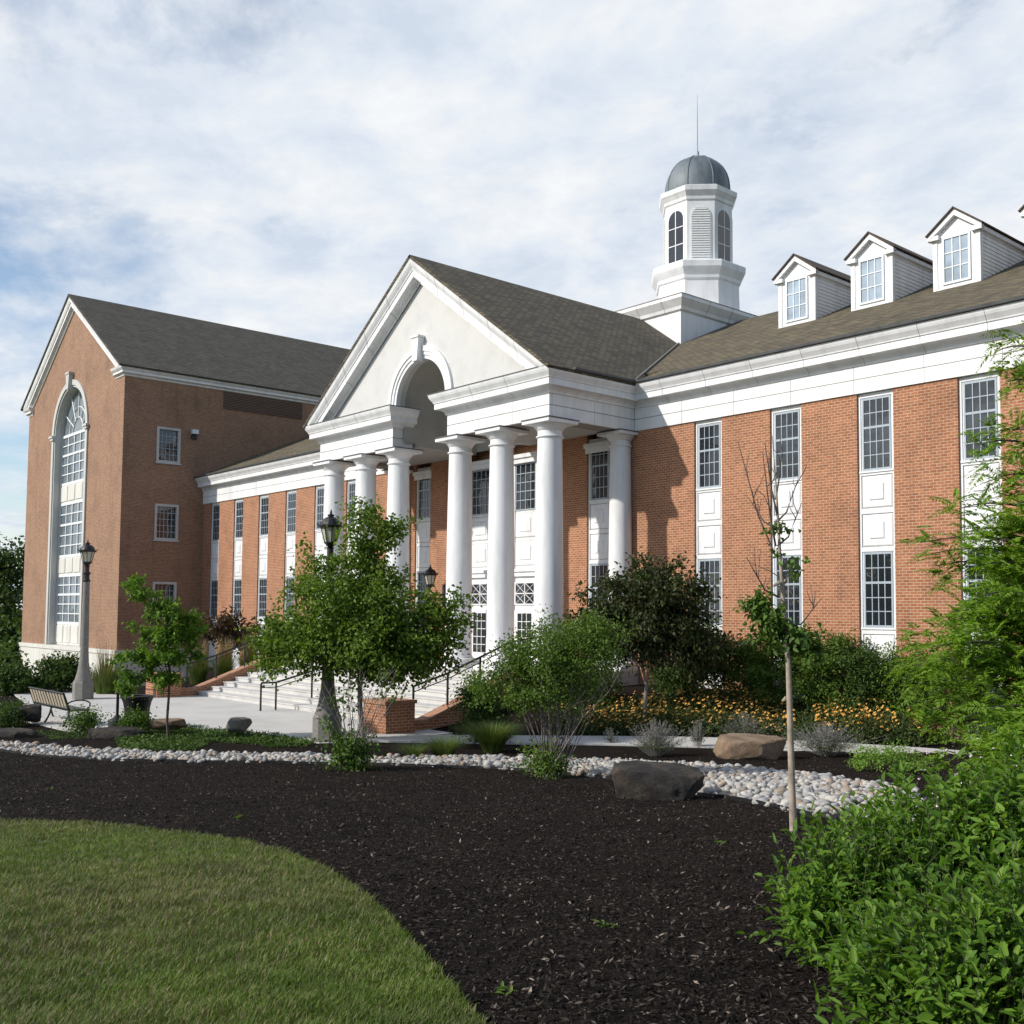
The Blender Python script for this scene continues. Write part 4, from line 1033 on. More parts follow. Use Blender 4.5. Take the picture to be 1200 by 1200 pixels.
def tree(name, label, cat, base, top, ell, ncl, nleaf, sig, leaf, mat, tr=.06, limbs=14, bark='bark', group=None, kind=2, shell=.5, up=.7, droop=.2, fork=.35, sub=0, elong=1.6):
    reseed(label); base = np.array(base, float); top = np.array(top, float)
    t = thing(name, label, cat, base, group)
    V, Fq, cl = crown(ell, ncl, nleaf, sig, leaf[0], leaf[1], up, kind, shell, droop, elong)
    b = MB(); tp = wobble(base-np.array([0, 0, .1]), top, 7, .008)
    b.tube(tp, [tr*(1-.75*i/6) for i in range(7)], 8)
    for k in range(limbs):
        c_ = cl[rng.integers(len(cl))]
        hgt = base[2]+(top[2]-base[2])*rng.uniform(fork, .9)
        hgt = min(hgt, c_[2]-.05) if c_[2] > base[2]+(top[2]-base[2])*fork else base[2]+(top[2]-base[2])*fork
        f_ = (hgt-base[2])/(top[2]-base[2]); s_ = base+(top-base)*f_
        r_ = max(.008, tr*(1-.75*f_)*.45)
        pts = wobble(s_, c_, 5, .03); b.tube(pts, [r_, r_*.8, r_*.6, r_*.4, r_*.2], 5)
    b.build('trunk', bark, t, smooth=True)
    np_mesh('crown', V, Fq, mat, t)
    return t
def shrub(name, label, cat, base, ell, ncl, nleaf, sig, leaf, mat, stems=10, bark='bark', group=None, kind=2, shell=.6, up=.6, droop=.1, sr=.012, parts=('stems', 'foliage'), spread=.15, elong=1.6):
    reseed(label); base = np.array(base, float); t = thing(name, label, cat, base, group)
    V, Fq, cl = crown(ell, ncl, nleaf, sig, leaf[0], leaf[1], up, kind, shell, droop, elong)
    if stems:
        b = MB()
        for k in range(stems):
            c_ = cl[rng.integers(len(cl))]; s_ = base+np.array([rng.normal()*spread, rng.normal()*spread, -.05])
            b.tube(wobble(s_, c_, 5, .04), [sr, sr*.85, sr*.7, sr*.5, sr*.25], 5)
        b.build(parts[0], bark, t, smooth=True)
    np_mesh(parts[1], V, Fq, mat, t); return t
def LM(n, cols, tr=.3):
    if n not in ('leaf_purple', 'leaf_red', 'blade_tan', 'blade_dry', 'leaf_sage', 'sage_green'): cols = [(q[0]*.93, q[1]*1.08, q[2]*.95) for q in cols]
    M[n] = leaf_mat(n, cols, tr)
LM('leaf_maple', [(.075, .115, .016), (.115, .17, .024), (.155, .22, .036), (.20, .26, .055)], 0.4)
LM('leaf_oak', [(.075, .13, .016), (.115, .19, .024), (.155, .25, .038), (.19, .28, .05)], 0.4)
LM('leaf_purple', [(.030, .050, .014), (.044, .066, .018), (.060, .080, .024), (.072, .052, .032)], 0.22)
LM('leaf_red', [(.06, .030, .022), (.085, .045, .03), (.05, .055, .025), (.10, .06, .035)], .25)
LM('leaf_dark', [(.036, .060, .015), (.054, .088, .021), (.076, .118, .029), (.10, .145, .037)], 0.28)
LM('leaf_mid', [(.055, .095, .018), (.08, .135, .025), (.11, .175, .035), (.135, .20, .045)], 0.33)
LM('leaf_sun', [(.07, .115, .02), (.10, .16, .03), (.135, .20, .04), (.18, .22, .05)], 0.38)
LM('leaf_light', [(.08, .13, .025), (.11, .175, .035), (.145, .22, .05), (.20, .23, .05)], 0.38)
LM('leaf_lush', [(.065, .13, .014), (.10, .185, .021), (.14, .235, .031), (.19, .28, .045)], 0.42)
LM('leaf_fern', [(.12, .19, .020), (.165, .255, .028), (.21, .31, .04), (.25, .35, .06)], 0.48)
LM('leaf_lime', [(.17, .27, .05), (.22, .33, .07), (.27, .38, .10)], .45)
LM('leaf_sage', [(.14, .18, .09), (.19, .20, .17), (.22, .20, .26), (.26, .23, .34), (.14, .19, .08)], .2)
LM('leaf_bg', [(.030, .052, .014), (.046, .074, .018), (.064, .098, .024), (.08, .115, .03)], 0.2)
LM('leaf_cover', [(.05, .085, .02), (.075, .12, .028), (.10, .15, .04)], .25)
LM('blade_green', [(.07, .11, .028), (.10, .145, .04), (.14, .17, .055), (.19, .18, .08)], .3)
LM('blade_tan', [(.10, .12, .045), (.20, .17, .085), (.30, .225, .13), (.36, .25, .16)], .25)
M['flower'] = plain('orange_petal', (.68, .36, .07), .7, .3, 9)
M['flowereye'] = plain('flower_eye', (.05, .025, .012), .8)
M['whiteflower'] = plain('pale_flower', (.72, .62, .66), .7, .1)

# maple in the middle
bs = hit(427, 873); dM = bs@_d0
tree('maple_tree', 'bushy green maple sapling in front of the stairs, hiding the left columns', 'tree', g3(*bs[:2]), at(423, 600, dM),
     ells([(425, 752, 108, 40), (420, 700, 82, 50), (434, 640, 36, 46), (428, 594, 15, 25), (498, 742, 50, 36), (518, 716, 30, 16), (535, 700, 16, 8), (345, 752, 48, 34), (320, 770, 24, 16), (352, 690, 20, 18), (366, 655, 12, 12), (462, 620, 16, 16), (470, 775, 60, 26)], dM),
     560, 36000, .145, (.095, .085), 'leaf_maple', .075, 60, 'greystem', droop=.35, fork=.25, shell=.5)
# suckering shrub at its foot
bs = hit(412, 902); dS = bs@_d0
def sucker(bs, d, label, pxs, ytop, ellp, nleaf, ncl, mat, nst, leaf, extra=None, name='multi_stem_shrub', sr=.011):
    reseed(label); base = g3(bs[0], bs[1]); t = thing(name, label, 'shrub', base)
    b = MB(); tips = []
    for k in range(nst):
        tx = rng.uniform(*pxs); ty = ytop+rng.uniform(-15, 40); tip = at(tx, ty, d, rng.uniform(-.5, .5)); tips.append(tip)
        s_ = base+np.array([rng.normal()*.10, rng.normal()*.10, -.03]); mid = s_*.5+tip*.5; mid[2] += .12
        pts = [s_, s_*.78+mid*.22+rng.normal(size=3)*.02, mid, mid*.4+tip*.6+rng.normal(size=3)*.05, tip]
        b.tube(pts, [sr, sr*.85, sr*.65, sr*.5, sr*.25], 5)
        for q in range(2):
            s2 = pts[2+q % 2]; e2 = s2+np.array([rng.normal()*.18, rng.normal()*.18, rng.uniform(.15, .4)]); b.tube(wobble(s2, e2, 4, .05), [sr*.5, sr*.4, sr*.3, sr*.15], 4)
    b.build('stems', 'greystem', t, smooth=True)
    V, Fq, c_ = crown(ells(ellp, d), ncl, nleaf, .10, leaf[0], leaf[1], .6, 2, .6, .15)
    np_mesh('foliage', V, Fq, mat, t)
sucker(bs, dS, 'bare stemmed shrub with a leafy foot at the pebble strip, under the maple', (368, 478), 790, [(410, 884, 22, 18), (422, 880, 16, 16), (402, 872, 15, 12), (415, 892, 22, 10), (398, 826, 9, 12, .2), (458, 815, 9, 10), (386, 850, 8, 8)], 1500, 70, 'leaf_mid', 22, (.085, .055))
# small oak at the left
bs = hit(198, 868); dO = bs@_d0
tree('oak_sapling', 'small lobed-leaf oak with a thin dark trunk growing beside the trash bin', 'tree', g3(*bs[:2]), at(196, 690, dO),
     ells([(196, 742, 44, 12), (186, 716, 30, 11), (168, 697, 20, 9), (152, 683, 10, 6), (212, 726, 20, 10), (158, 768, 24, 10), (222, 762, 14, 10), (200, 768, 30, 10), (160, 793, 22, 8), (200, 792, 22, 9), (150, 808, 16, 6), (178, 780, 24, 9), (226, 742, 8, 8)], dO),
     120, 6300, .08, (.125, .07), 'leaf_oak', .042, 40, 'bark', droop=.25, up=1.1, fork=.3, shell=.8)
# dark purple tree before the wing
dP = 29.6; bs = at(755, 827, dP); base = g3(bs[0], bs[1])
tree('purple_leaf_tree', 'dark purple-green round tree before the right wing, behind the orange flowers', 'tree', base, at(752, 690, dP),
     ells([(748, 712, 78, 40), (760, 680, 48, 26), (700, 722, 36, 26), (800, 735, 44, 42), (770, 752, 70, 22), (815, 690, 16, 16), (826, 765, 30, 28), (712, 752, 34, 20)], dP),
     300, 17000, .16, (.14, .085), 'leaf_purple', .06, 50, 'greystem', droop=.5, fork=.4, shell=.6)
# green many-stemmed shrub
bs = hit(645, 911); dG = bs@_d0
sucker(bs, dG, 'green many-stemmed shrub with a leafy foot in the mulch beside the dark boulder', (585, 735), 770, [(645, 892, 30, 19), (650, 900, 30, 10), (632, 886, 16, 14), (655, 768, 62, 36), (690, 752, 46, 26), (640, 800, 60, 28, .3), (610, 775, 22, 34), (600, 760, 12, 28), (560, 800, 16, 14, .3), (637, 742, 14, 16), (700, 735, 26, 12), (720, 775, 16, 18), (625, 815, 40, 16), (588, 788, 22, 26), (572, 815, 22, 14), (678, 815, 34, 16)], 19000, 420, 'leaf_sun', 48, (.058, .036))
# pale stemmed young tree
bs = hit(930, 974); dY = bs@_d0
def young():
    base = g3(*bs[:2]); t = thing('young_tree', 'staked-looking young tree with a pale straight trunk and a bare dead top', 'tree', base)
    pp = [base-np.array([0, 0, .05]), at(928, 920, dY), at(926, 850, dY), at(924, 780, dY), at(919, 720, dY), at(914, 650, dY), at(910, 580, dY), at(905, 510, dY)]
    r_ = [.040, .034, .031, .028, .023, .017, .011, .004]
    b = MB(); b.tube(pp, r_, 10)
    for k in range(7):                                  # pruned knots
        q = pp[2+k % 4]*.5+pp[3+k % 4]*.5+rng.normal(size=3)*.02; b.tube([q, q+rng.normal(size=3)*.03], [.022, .012], 6)
    b.build('trunk', 'palebark', t, smooth=True); b = MB()
    for (x0, y0, x1, y1, c_) in ((908, 650, 870, 512, .25), (909, 640, 887, 535, .2), (911, 620, 880, 580, .15), (911, 605, 893, 520, .15), (910, 612, 935, 560, .2), (909, 585, 925, 515, .1), (911, 640, 938, 590, .2), (913, 700, 868, 655, .2), (919, 735, 955, 700, .2), (920, 745, 885, 690, .2), (915, 690, 935, 660, .1)):
        a_, e_ = at(x0, y0, dY), at(x1, y1, dY, rng.uniform(-.3, .3)); m_ = a_*.55+e_*.45+np.array([0, 0, -.10])*(c_/.2)
        b.tube([a_, a_*.7+m_*.3, m_, m_*.5+e_*.5, e_], [.011, .010, .008, .006, .003], 5)
        for q in range(3):
            s2 = m_*rng.uniform(.3, .8); s2 = m_+(e_-m_)*rng.uniform(0, .8); e2 = s2+np.array([rng.normal()*.07, rng.normal()*.07, rng.uniform(.08, .3)]); b.tube([s2, (s2+e2)/2+rng.normal(size=3)*.01, e2], [.0055, .004, .0025], 4)
    b.build('dead_branches', 'bark', t, smooth=True)
    V, Fq, c_ = crown(ells([(917, 622, 6, 12), (917, 655, 9, 10), (890, 708, 14, 12), (900, 725, 18, 9), (934, 748, 22, 14), (915, 735, 14, 10), (858, 708, 4, 4), (928, 668, 8, 6), (955, 762, 12, 8), (890, 752, 10, 6)], dY), 74, 1500, .046, .062, .05, .9, 2, .7, .5)
    np_mesh('crown', V, Fq, 'leaf_mid', t)
young()
# shrubs along the facade -----------------------------------------------------
def fshrub(x, ytop, yb, rx, d, mat, label, n=3200, leaf=(.10, .05), grp='shrubs along the facade', name='facade_shrub', kind=2):
    reseed(label); b0 = at(x, yb, d); base = g3(b0[0], b0[1]); k = d/F_
    top = at(x, ytop, d)[2]; h = top-base[2]
    w = rx*k
    el = [(base+np.array([0, 0, h*.45]), np.array([w, w*.9, h*.5]))]
    for q in range(5):
        a = rng.uniform(0, 6.28); el.append((base+np.array([math.cos(a)*w*.6, math.sin(a)*w*.5, h*rng.uniform(.5, .82)]), np.array([w*.42, w*.42, h*.22])))
    return shrub(name, label, 'shrub', base, el, 150, int(n*2.3), .12, leaf, mat, 9, group=grp, kind=kind)
fshrub(842, 728, 815, 40, 31.6, 'leaf_dark', 'dark facade shrub right beside the purple tree, below the first bay', 3600)
fshrub(895, 742, 815, 40, 30.8, 'leaf_sun', 'facade shrub directly behind the pale young trunk', 3400)
fshrub(952, 733, 815, 44, 29.9, 'leaf_sun', 'broad facade shrub right of the pale young trunk, under a brick pier', 3800)
fshrub(1008, 748, 815, 38, 29.1, 'leaf_dark', 'facade shrub under the third window bay of the right wing', 3200)
fshrub(1066, 750, 816, 36, 28.5, 'leaf_light', 'light green facade shrub in front of the last brick pier, left of the feathery tree', 3600)
fshrub(1128, 756, 818, 40, 27.3, 'leaf_light', 'light green facade shrub half hidden by the feathery tree', 3200)
fshrub(796, 772, 815, 36, 32.5, 'leaf_dark', 'low dark shrub under the purple tree, at the brick wall', 2600)
fshrub(690, 772, 812, 40, 31.5, 'leaf_dark', 'dark shrub left of the purple tree trunk, beside the portico platform', 3000)
fshrub(563, 800, 852, 33, 27.0, 'leaf_dark', 'dense dark green shrub at the top of the mulch, right of the stair wall', 3000, (.09, .04), None, 'dark_shrub')
# flowers: a drift of orange coneflowers ---------------------------------------
def drift():
    n = 3600; px = rng.uniform(640, 1088, n); t_ = rng.random(n)
    pa = np.array([np.interp(px, [430, 610, 780, 960, 1060, 1200], [861, 863, 864, 870, 876, 886])]).ravel()
    pts = []
    for x_, y_, q in zip(px, pa, t_):
        b_ = aZ(x_, y_, PLZ+.02); off = .35+q*2.6; X, Y = b_[0]+PN[0]*off, b_[1]+PN[1]*off; pts.append((X, Y, float(T(X, Y))))
    Pb = np.array(pts); H = rng.uniform(.36, .92, n)*(1-.25*(px < 700))*(.85+.2*np.sin(px*.03+2)); 
    V1, F1, nb = [], [], 0
    lp_, la, ln = [], [], []
    for q in range(9):
        hh = H*rng.uniform(.1, .86, n); lp_.append(Pb+np.stack([rng.normal(size=n)*.09, rng.normal(size=n)*.09, hh], 1))
    Pp = np.concatenate(lp_); m_ = len(Pp)
    V, Fq = leaf_arrays(Pp, unit(rdir(m_)+np.array([0, 0, .5])), unit(rdir(m_)+np.array([0, 0, .4])), rng.uniform(.06, .14, m_), rng.uniform(.02, .045, m_), kind=2)
    mi = np.zeros(len(Fq), int)
    keep = rng.random(n) < .52
    dens = np.sin(px*.045)+.6*np.sin(px*.11+1); keep &= (dens > -1.0)
    fp = Pb[keep]+np.stack([np.zeros(keep.sum()), np.zeros(keep.sum()), H[keep]], 1)
    Vs, Fs, Ms = [V], [Fq], [mi]; nb = len(V)
    ang = np.linspace(0, 2*math.pi, 9)[:-1]
    for f_ in fp:
        nm = unit(np.array([rng.normal()*.45-.25, rng.normal()*.45-.4, 1.])); a = unit(np.cross(nm, (1., 0, 0))); b_ = np.cross(nm, a); r_ = rng.uniform(.036, .058)
        ring = np.array([f_+(a*math.cos(t)+b_*math.sin(t))*r_*(1 if k % 2 == 0 else .6)-nm*.012 for k, t in enumerate(ang)])
        c1 = np.array([f_+nm*.018+(a*math.cos(t)+b_*math.sin(t))*r_*.25 for t in ang[::2]])
        Vs.append(np.concatenate([ring, [f_], c1])); 
        Fs.append(np.array([[nb+0, nb+1, nb+2, nb+8], [nb+2, nb+3, nb+4, nb+8], [nb+4, nb+5, nb+6, nb+8], [nb+6, nb+7, nb+0, nb+8], [nb+9, nb+10, nb+11, nb+12]])); Ms.append(np.array([1, 1, 1, 1, 2])); nb += 13
    tag(np_mesh('flower_drift', np.concatenate(Vs), np.concatenate(Fs), ['leaf_dark2', 'flower', 'flowereye'], mi=np.concatenate(Ms), loc=Pb[0]), kind='stuff')
LM('leaf_dark2', [(.04, .06, .018), (.06, .085, .026), (.08, .105, .034), (.10, .09, .035)], .25)
drift()
# grasses and sage ---------------------------------------------------------------
def blades(base, n, h, r0, r1, w, arch=.5):
    """tufts of arching blades: 3 quads each"""
    a = rng.uniform(0, 2*math.pi, n); r_ = r0*np.sqrt(rng.random(n)); o = np.stack([np.cos(a), np.sin(a), np.zeros(n)], 1)
    P0 = base+o*r_[:, None]; a2 = a+rng.normal(size=n)*.5; o2 = np.stack([np.cos(a2), np.sin(a2), np.zeros(n)], 1)
    H = h*rng.uniform(.6, 1.1, n); Rr = r1*rng.uniform(.3, 1.1, n); sd = np.stack([-np.sin(a2), np.cos(a2), np.zeros(n)], 1)
    rows = []
    for t in (0, .4, .75, 1.):
        c = P0+o2*(Rr*t**1.7)[:, None]+np.array([0, 0, 1.])*(H*(t-arch*t**3*.6))[:, None]
        ww = w*(1-t*.92)*.5; rows += [c-sd*ww, c+sd*ww]
    V = np.stack(rows, 1); b = (np.arange(n)*8)[:, None]
    Fq = np.concatenate([b+np.array([[0, 1, 3, 2]]), b+np.array([[2, 3, 5, 4]]), b+np.array([[4, 5, 7, 6]])], 0)
    return V.reshape(-1, 3), Fq
def gclump(px, py, d, h, r0, r1, n, mat, label, w=.012, name='ornamental_grass', group=None, ground=True, plume=None):
    reseed(label); b0 = hit(px, py) if d is None else at(px, py, d)
    base = g3(b0[0], b0[1]) if ground else np.array(b0)
    t = thing(name, label, 'grass', base, group)
    V, Fq = blades(base, n, h, r0, r1, w); np_mesh('blades', V, Fq, mat, t)
    if plume:
        V, Fq = blades(base, plume, h*1.35, r0*.6, r1*.55, w*1.6, .2); np_mesh('plumes', V, Fq, 'blade_tan', t)
gclump(577, 882, None, .92, .2, .78, 1700, 'blade_green', 'large round tuft of fine green grass before the dark shrub', .016)
gclump(520, 888, None, .62, .2, .62, 900, 'blade_green', 'low tilted tuft of green grass by the pebble strip, right of the maple', .010)
gclump(486, 889, None, .42, .14, .48, 600, 'blade_green', 'small low tuft of grass next to the maple shrub, behind the pebble strip', .010)
for i, (px, yb, d, lab) in enumerate(((232, 800, 47, 'first'), (262, 795, 46.5, 'second'), (292, 790, 46, 'third'), (318, 783, 45.5, 'fourth'))):
    gclump(px, yb, d, 1.55, .3, .9, 600, 'blade_green', f'tan-plumed grass tuft behind the left stair wall, {lab} from the left', .018, group='plumed grasses behind the left stair wall', plume=330)
gclump(124, 815, 42, 1.7, .35, .8, 800, 'blade_green', 'tall tan-plumed grass at the right of the far lamp post', .02, plume=220)
gclump(108, 812, 43, 1.3, .3, .6, 500, 'blade_green', 'shorter green grass just behind the far lamp post', .02)
M['sagestem'] = plain('sage_stem', (.24, .24, .21), .9, .15, 20)
LM('sage_green', [(.08, .11, .05), (.12, .15, .08), (.15, .18, .10)], .25)
def sage(px, py, h, n, label, d=None, w=.5):
    b0 = hit(px, py) if d is None else at(px, py, d); base = g3(b0[0], b0[1]); t = thing('sage_plant', label, 'plant', base, 'grey-violet sage plants')
    a = rng.uniform(0, 6.28, n); r_ = np.abs(rng.normal(size=n))*.62; b = MB(); Pl, Al = [], []
    for k in range(n):
        o = np.array([math.cos(a[k]), math.sin(a[k]), 0]); s_ = base+o*min(r_[k], 1)*.14; hh = h*rng.uniform(.45, 1.12)*(1-.25*min(r_[k], 1.4))
        e = base+o*r_[k]*w*rng.uniform(.7, 1.3)+np.array([rng.normal()*.05, rng.normal()*.05, hh]); m_ = (s_+e)/2+np.array([0, 0, .06]); b.tube([s_, m_, e], [.0035, .0025, .0012], 3)
        for q in range(15):
            t_ = rng.uniform(.3, 1); c = (1-t_)**2*s_+2*t_*(1-t_)*m_+t_**2*e; Pl.append(c+rng.normal(size=3)*.014); Al.append(unit(rng.normal(size=3)+o*.3+np.array([0, 0, .9])))
    b.build('stems', 'sagestem', t)
    Pl, Al = np.array(Pl), np.array(Al); m = len(Pl); V, Fq = leaf_arrays(Pl, Al, rdir(m), rng.uniform(.02, .055, m), rng.uniform(.010, .022, m), kind=1)
    np_mesh('flower_spikes', V, Fq, 'leaf_sage', t)
    m = n*9; o = rdir(m)*np.array([1, 1, .6])*np.abs(rng.normal(size=(m, 1)))*.5; Pg = base+np.stack([o[:, 0]*w*.8, o[:, 1]*w*.8, h*.22+np.abs(o[:, 2])*h*.45], 1)
    V, Fq = leaf_arrays(Pg, unit(rdir(m)+np.array([0, 0, .7])), rdir(m), rng.uniform(.03, .07, m), rng.uniform(.008, .016, m), kind=1); np_mesh('foliage', V, Fq, 'sage_green', t)
sage(768, 886, .80, 260, 'grey-violet sage plant behind the dark boulder, leftmost of the sages', w=.72)
sage(818, 876, .68, 70, 'thin upright grey-green sage between the dark boulder and the tan boulder', w=.2)
sage(870, 866, .66, 200, 'grey-violet sage plant peeping out behind the tan boulder', w=.8)
sage(968, 886, .76, 330, 'widest grey-violet sage plant, right of the tan boulder', w=.95)
sage(716, 872, .4, 25, 'small low sage sprig at the path edge, behind the many-stemmed shrub', w=.25)
# left side plants ---------------------------------------------------------------
def lshrub(x, ytop, yb, rx, d, mat, label, n, leaf=(.09, .05), ground=True, name='shrub', grp=None, kind=2):
    return fshrub(x, ytop, yb, rx, d, mat, label, n, leaf, grp, name, kind)
lshrub(72, 766, 815, 27, 43, 'leaf_dark', 'dark shrub behind the bench, in front of the basement windows', 2600, (.13, .08))
lshrub(14, 782, 820, 22, 42, 'leaf_dark', 'dark shrub at the left corner of the pale stone base', 2000, (.13, .08))
lshrub(40, 795, 820, 12, 43, 'leaf_mid', 'small shrub between the two dark shrubs at the hall base', 900, (.12, .07))
lshrub(10, 826, 852, 24, 30.5, 'leaf_dark', 'low dark shrub at the left edge, in front of the squared stone', 1600, (.07, .04))
lshrub(94, 834, 856, 17, 28.6, 'leaf_mid', 'low spreading green shrub in front of the bench', 900, (.08, .035))
lshrub(157, 836, 855, 11, 28.2, 'leaf_mid', 'small bushy shrub in front of the trash bin', 900, (.07, .05))
dR = 52; b0 = at(270, 770, dR)
tree('red_leaf_tree', 'small tree with reddish brown leaves before the left wing', 'tree', g3(b0[0], b0[1]), at(268, 730, dR), ells([(262, 735, 28, 18), (285, 745, 22, 18), (242, 742, 14, 12)], dR), 70, 2300, .17, (.19, .12), 'leaf_red', .06, 20)
dR = 48; b0 = at(350, 775, dR)
tree('dark_wing_tree', 'dark green small tree before the left wing, partly behind the maple', 'tree', g3(b0[0], b0[1]), at(350, 735, dR), ells([(350, 745, 48, 24), (320, 752, 26, 18), (385, 750, 30, 22)], dR), 110, 3600, .18, (.18, .11), 'leaf_purple', .06, 24)
# ground cover ---------------------------------------------------------------------
def cover(name, polypx, n, mat, L_, W_, h=.05, z=None):
    pl = [tuple((hit(*q) if z is None else aZ(q[0], q[1], z))[:2]) for q in polypx]; x0, x1 = min(q[0] for q in pl), max(q[0] for q in pl); y0, y1 = min(q[1] for q in pl), max(q[1] for q in pl)
    X = rng.uniform(x0, x1, n*6); Y = rng.uniform(y0, y1, n*6); k = inside(X, Y, pl); X, Y = X[k][:n], Y[k][:n]; m = len(X)
    hh = h*(.5+.5*np.sin(X*3.1)*np.cos(Y*2.7))
    P_ = np.stack([X, Y, T(X, Y)+rng.random(m)*(hh+.03)], 1)
    V, Fq = leaf_arrays(P_, unit(rdir(m)+np.array([0, 0, .5])), unit(rdir(m)*.7+np.array([0, 0, 1.])), L_*rng.uniform(.6, 1.2, m), W_*rng.uniform(.6, 1.2, m), kind=1)
    tag(np_mesh(name, V, Fq, mat, loc=P_[0]), kind='stuff')
cover('ground_cover', [(150, 858), (200, 852), (260, 856), (330, 864), (372, 871), (360, 876), (330, 877), (250, 870), (225, 880), (140, 880), (135, 868)], 9000, 'leaf_cover', .08, .04, .10)
cover('ground_cover', [(40, 857), (120, 857), (140, 862), (120, 866), (60, 868)], 900, 'leaf_cover', .06, .03, .04)
bs = hit(1035, 904)
dL = bs@_d0
shrub('lime_ground_plant', 'low lime green plant at the edge of the mulch, beside the feathery tree', 'plant', g3(*bs[:2]), ells([(1028, 887, 34, 13), (1060, 890, 40, 17), (1006, 891, 14, 8)], dL), 90, 2600, .06, (.055, .03), 'leaf_lime', 0, up=1.0)
# feathery tree on the right -----------------------------------------------------------
def feathery(px, d, label, lims, ntw, seed=1):
    reseed(label)
    b0 = hit(px, 718+1234*2.0/d*.9); b0 = at(px, 900, d); base = g3(b0[0], b0[1]); t = thing('feathery_tree', label, 'tree', base)
    b = MB(); topp = at(px-10, 330, d); b.tube(wobble(base-np.array([0, 0, .1]), topp, 7, .006), [.07, .065, .058, .05, .04, .028, .012], 8)
    PL, AL, NL, LL = [], [], [], []
    for (x1, y1, n_) in lims:
        n_ = int(n_*(.42 if y1 < 600 else (.40 if y1 < 720 else .55)))
        off = rng.uniform(-.6, .5) if y1 < 820 else rng.uniform(-1.5, -.3)
        e = at(x1, y1, d, off); f_ = np.clip(((e[2]-base[2])/(topp[2]-base[2]))-.02, .05, .95); s_ = base+(topp-base)*f_
        m_ = (s_+e)/2+np.array([0, 0, .14]); pts = [(1-q)**2*s_+2*q*(1-q)*m_+q*q*e for q in np.linspace(0, 1, 7)]
        b.tube(pts, [.018, .015, .012, .009, .007, .005, .003], 5)
        for q in range(n_):
            t_ = rng.uniform(.08, 1); c = (1-t_)**2*s_+2*t_*(1-t_)*m_+t_**2*e+rng.normal(size=3)*np.array([.05, .05, .06])
            fw = unit(e-s_); sd = unit(np.cross(fw, (0, 0, 1.)))
            dr_ = unit(fw*rng.uniform(.2, 1)+sd*rng.choice([-1, 1])*rng.uniform(.2, 1)+np.array([0, 0, rng.normal()*.45]))
            ln = rng.uniform(.13, .32)*(1.1-.35*t_); sdv = unit(np.cross(dr_, (0, 0, 1.))+rng.normal(size=3)*.3)
            for w_ in range(14):
                u = (w_+.5)/14; pc = c+dr_*ln*u+np.array([0, 0, -.22*ln*u*u]); ll = .058*(1-.55*u)*rng.uniform(.8, 1.2)
                for sgn in (-1, 1): PL.append(pc); AL.append(sdv*sgn+dr_*.65+rng.normal(size=3)*.12); LL.append(ll); NL.append(np.array([-.2, -.35, 1.])+rng.normal(size=3)*.45)
    b.build('trunk', 'bark', t, smooth=True)
    PL, AL, NL, LL = map(np.array, (PL, AL, NL, LL))
    V, Fq = leaf_arrays(PL, AL, unit(NL), LL, LL*.30, fold=.1, curl=.12, kind=1)
    np_mesh('crown', V, Fq, 'leaf_fern', t)
lims = []
for (x1, y1, n_) in ((1180, 405, 30), (1205, 440, 40), (1165, 455, 34), (1185, 500, 46), (1150, 520, 30), (1140, 592, 34), (1118, 645, 40), (1100, 632, 22), (1170, 560, 60), (1125, 660, 60), (1150, 620, 60), (1110, 700, 60), (1090, 745, 60), (1060, 775, 60), (1075, 800, 60), (1130, 720, 80), (1160, 680, 80), (1180, 620, 80), (1050, 830, 50), (1090, 850, 70), (1120, 790, 90), (1150, 760, 90), (1180, 720, 90), (1190, 660, 80), (1060, 870, 50), (1110, 880, 80), (1150, 850, 100), (1180, 800, 100), (1200, 850, 100), (1190, 900, 100), (1130, 910, 80), (1230, 560, 60), (1240, 650, 80), (1250, 740, 80), (1260, 480, 50), (1290, 600, 60), (1300, 720, 60), (1280, 830, 80), (1220, 780, 90), (1240, 390, 30), (1085, 868, 90), (1120, 900, 110), (1150, 925, 110), (1180, 945, 110), (1070, 845, 70), (1195, 960, 90), (1140, 880, 100), (1175, 905, 110)):
    lims.append((x1, y1, int(n_*1.5)))
    if y1 > 560: lims.append((x1+rng.uniform(-5, 30), y1+rng.uniform(-20, 22), int(n_*1.2)))
feathery(1240, 7.4, 'tall feathery bright green tree at the right edge of the view', lims, 0)
